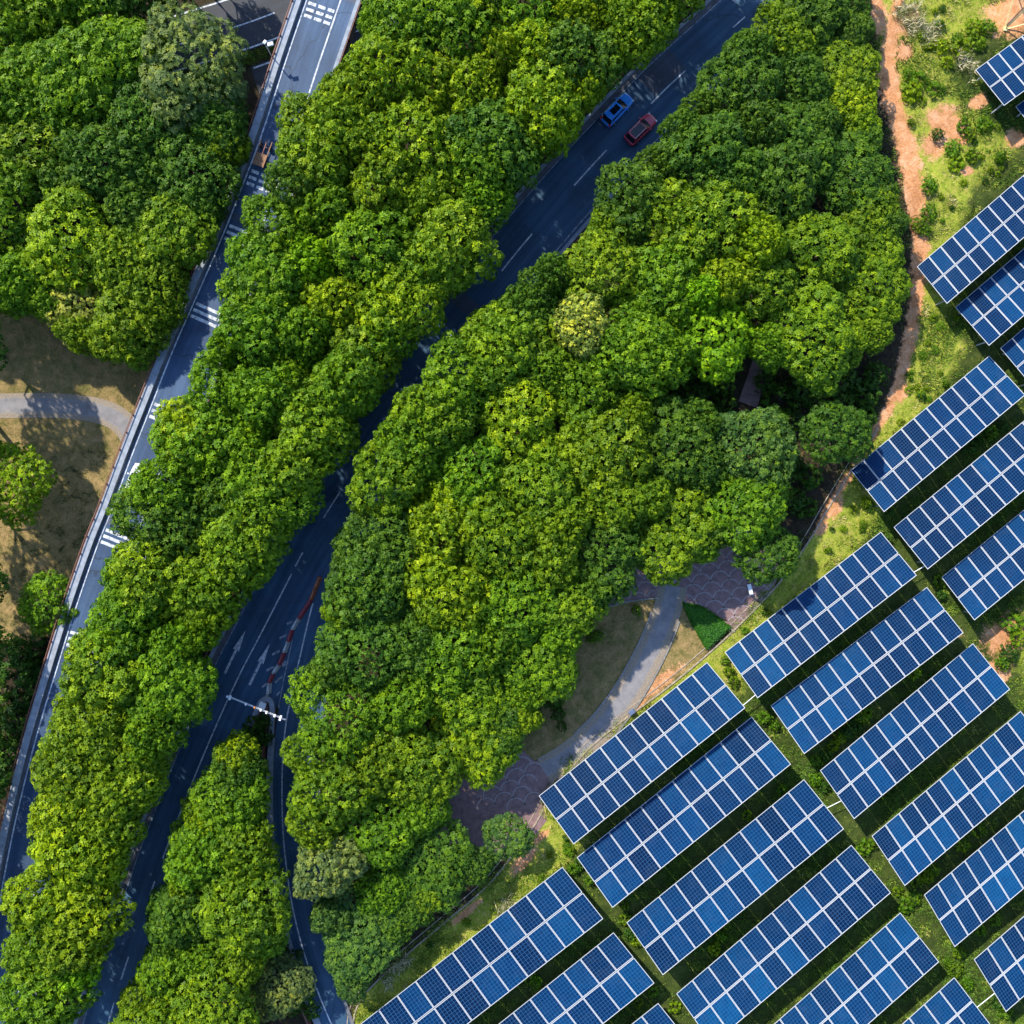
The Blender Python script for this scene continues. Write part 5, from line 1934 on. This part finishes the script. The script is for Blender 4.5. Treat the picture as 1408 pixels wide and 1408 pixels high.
# weeds and bushes growing between the solar tables
n_w = 0
tp = tables_px
cand = []
rw = random.Random(77)
wx = [(1263, 925, 1.2), (1300, 955, 0.8), (1290, 935, 0.9), (1310, 940, 0.7), (1190, 990, 0.9), (1180, 1003, 1.0), (1160, 1018, 1.0), (1150, 1030, 0.9), (1125, 1050, 0.8), (1140, 1042, 0.8), (1170, 1010, 1.0), (1195, 985, 0.8),
      (1370, 595, 0.9), (1340, 615, 1.0), (1352, 605, 0.7), (1385, 588, 0.8), (1298, 800, 0.8), (1300, 820, 0.7), (1352, 1145, 1.0), (1330, 1165, 1.0), (1346, 1130, 0.9), (1280, 1210, 1.0), (1265, 1215, 0.9), (1290, 1200, 0.9), (1262, 1240, 1.1), (1250, 1250, 1.0), (1240, 1230, 0.8),
      (1375, 1270, 0.8), (1355, 1285, 0.8), (1325, 1315, 1.0), (1320, 1340, 1.0), (1335, 1360, 0.9), (1310, 1330, 0.8), (1390, 1400, 1.0), (1380, 1385, 0.9), (1250, 1375, 0.8), (1030, 1125, 0.7), (1080, 1090, 0.8), (1070, 975, 0.9), (1055, 990, 1.0), (1068, 1000, 0.8), (1205, 1165, 0.9), (1192, 1170, 1.0),
      (995, 1292, 0.8), (985, 1310, 0.9), (1000, 1275, 0.7), (860, 1250, 0.7), (730, 1350, 1.1), (738, 1358, 0.8), (860, 1270, 0.8), (868, 1290, 0.9), (875, 1300, 0.7), (800, 1190, 0.9), (812, 1215, 0.8), (790, 1200, 0.8), (1125, 1075, 0.9), (1138, 1085, 0.8), (1400, 860, 1.4), (1395, 900, 1.3), (1385, 915, 1.2), (1408, 880, 1.3),
      (1200, 695, 0.7), (1195, 690, 0.8), (1225, 745, 0.7), (1005, 925, 0.8), (1012, 940, 0.8), (1000, 910, 0.7), (880, 1385, 0.8), (930, 1392, 0.8), (900, 1370, 0.7)]
for px, py_, r_ in wx:
    c_ = P(px, py_, 0)
    t_ = rw.choice('GGYOD')
    place_tree('weed_bush', SHRUB if rw.random() < 0.4 else SHRUB2, px, py_, r_ * rw.uniform(0.75, 1.0), 1.0 * r_ ** 0.5, t_, 'low %s weedy bush growing between the solar tables' % TONES[t_][1], '%s weedy bushes between the solar tables' % TONES[t_][1], 'bush', 1.0, 1.2, 0.5, ('stem', 'foliage'), 0.15)
# bushes on the open grassy slope
slope = [(1250, 95), (1262, 110), (1255, 125), (1275, 100), (1300, 60), (1320, 45), (1310, 80), (1335, 60), (1350, 50), (1330, 165), (1312, 200), (1340, 180), (1270, 300), (1285, 290), (1260, 115), (1365, 35), (1345, 30), (1300, 30), (1285, 60), (1290, 120), (1275, 315), (1345, 210), (1360, 165), (1385, 210), (1320, 220), (1280, 250)]
for px, py_ in slope:
    t_ = rw.choice('GGYYO')
    place_tree('weed_bush', SHRUB if rw.random() < 0.4 else SHRUB2, px + rw.uniform(-4, 4), py_ + rw.uniform(-4, 4), rw.uniform(0.6, 1.25), rw.uniform(0.7, 1.2), t_, 'low %s weedy bush on the open slope beside the dirt track' % TONES[t_][1], '%s weedy bushes on the open slope' % TONES[t_][1], 'bush', 1.0, 1.2, 0.5, ('stem', 'foliage'), 0.15)
nb_ = 0
while nb_ < 110:
    px, py_ = rw.uniform(560, 1405), rw.uniform(5, 1330)
    c_ = P(px, py_, 0)
    fs_ = float(sample_ground(fsd, np.array([c_.x]), np.array([c_.y]))[0])
    if fs_ < 0.8 or float(sample_ground(weed, np.array([c_.x]), np.array([c_.y]))[0]) > 0.62 or float(sample_ground(rm_dirt, np.array([c_.x]), np.array([c_.y]))[0]) > 0.35:
        continue
    t_ = rw.choice('GYYYOD')
    z_n = 'on the slope around the dirt track' if py_ < 480 else ('on the narrow bank beside the drain wall' if py_ < 900 else 'on the bank below the small plaza')
    place_tree('weed_clump', SHRUB if rw.random() < 0.4 else SHRUB2, px, py_, rw.uniform(0.25, 0.6), rw.uniform(0.35, 0.7), t_, 'tiny %s weed clump %s' % (TONES[t_][1], z_n), 'tiny %s weed clumps %s' % (TONES[t_][1], z_n), 'weed', 1.0, 1.2, 0.5, ('stem', 'foliage'), 0.2)
    nb_ += 1
place_tree('weed_bush', SHRUB, 1295, 180, 0.8, 1.0, 'D', 'single dark bush in the middle of the pink bare-earth patch', None, 'bush', 1.0, 1.2, 0.5, ('stem', 'foliage'))
# pale plume grasses at the head of the dirt track
for i, (px, py_) in enumerate([(1238, 14), (1245, 28), (1262, 32), (1270, 45), (1255, 12), (1250, 42), (1282, 38), (1325, 80), (1318, 92), (1335, 95), (1275, 58), (555, 1320), (548, 1330), (535, 1345), (700, 1240), (690, 1250)]):
    c_ = P(px, py_, 0)
    g_ = ground_z(c_.x, c_.y)
    root = empty('plume_grass', (c_.x, c_.y, g_), 0)
    r2 = np.random.RandomState(900 + i)
    npnt = 26
    pts = np.stack([r2.normal(0, 0.45, npnt), r2.normal(0, 0.45, npnt), np.full(npnt, -0.05)], 1)
    bl = tufts('leaf_blades', pts, r2.uniform(0.7, 1.3, npnt), r2.uniform(0.0, 0.6, npnt), 12, MAT['plume'], 0.3, 0.022, 40 + i, 0.9)
    bl.parent = root
    pm_ = tufts('plumes', pts[:14] + np.array([0, 0, 0.5]), r2.uniform(0.4, 0.8, 14), r2.uniform(0.7, 1.0, 14), 4, MAT['plume'], 0.4, 0.06, 70 + i, 1.2)
    pm_.parent = root
    if py_ < 60:
        tag(root, 'tall pale plume grass clump at the head of the dirt track', 'grass clump', 'plume grass at the head of the dirt track')
    elif py_ < 200:
        tag(root, 'pale plume grass clump on the slope below the pylon', 'grass clump', 'plume grass below the pylon')
    else:
        tag(root, 'pale dry grass clump on the bank between wood and solar tables', 'grass clump', 'dry grass clumps on the bank')
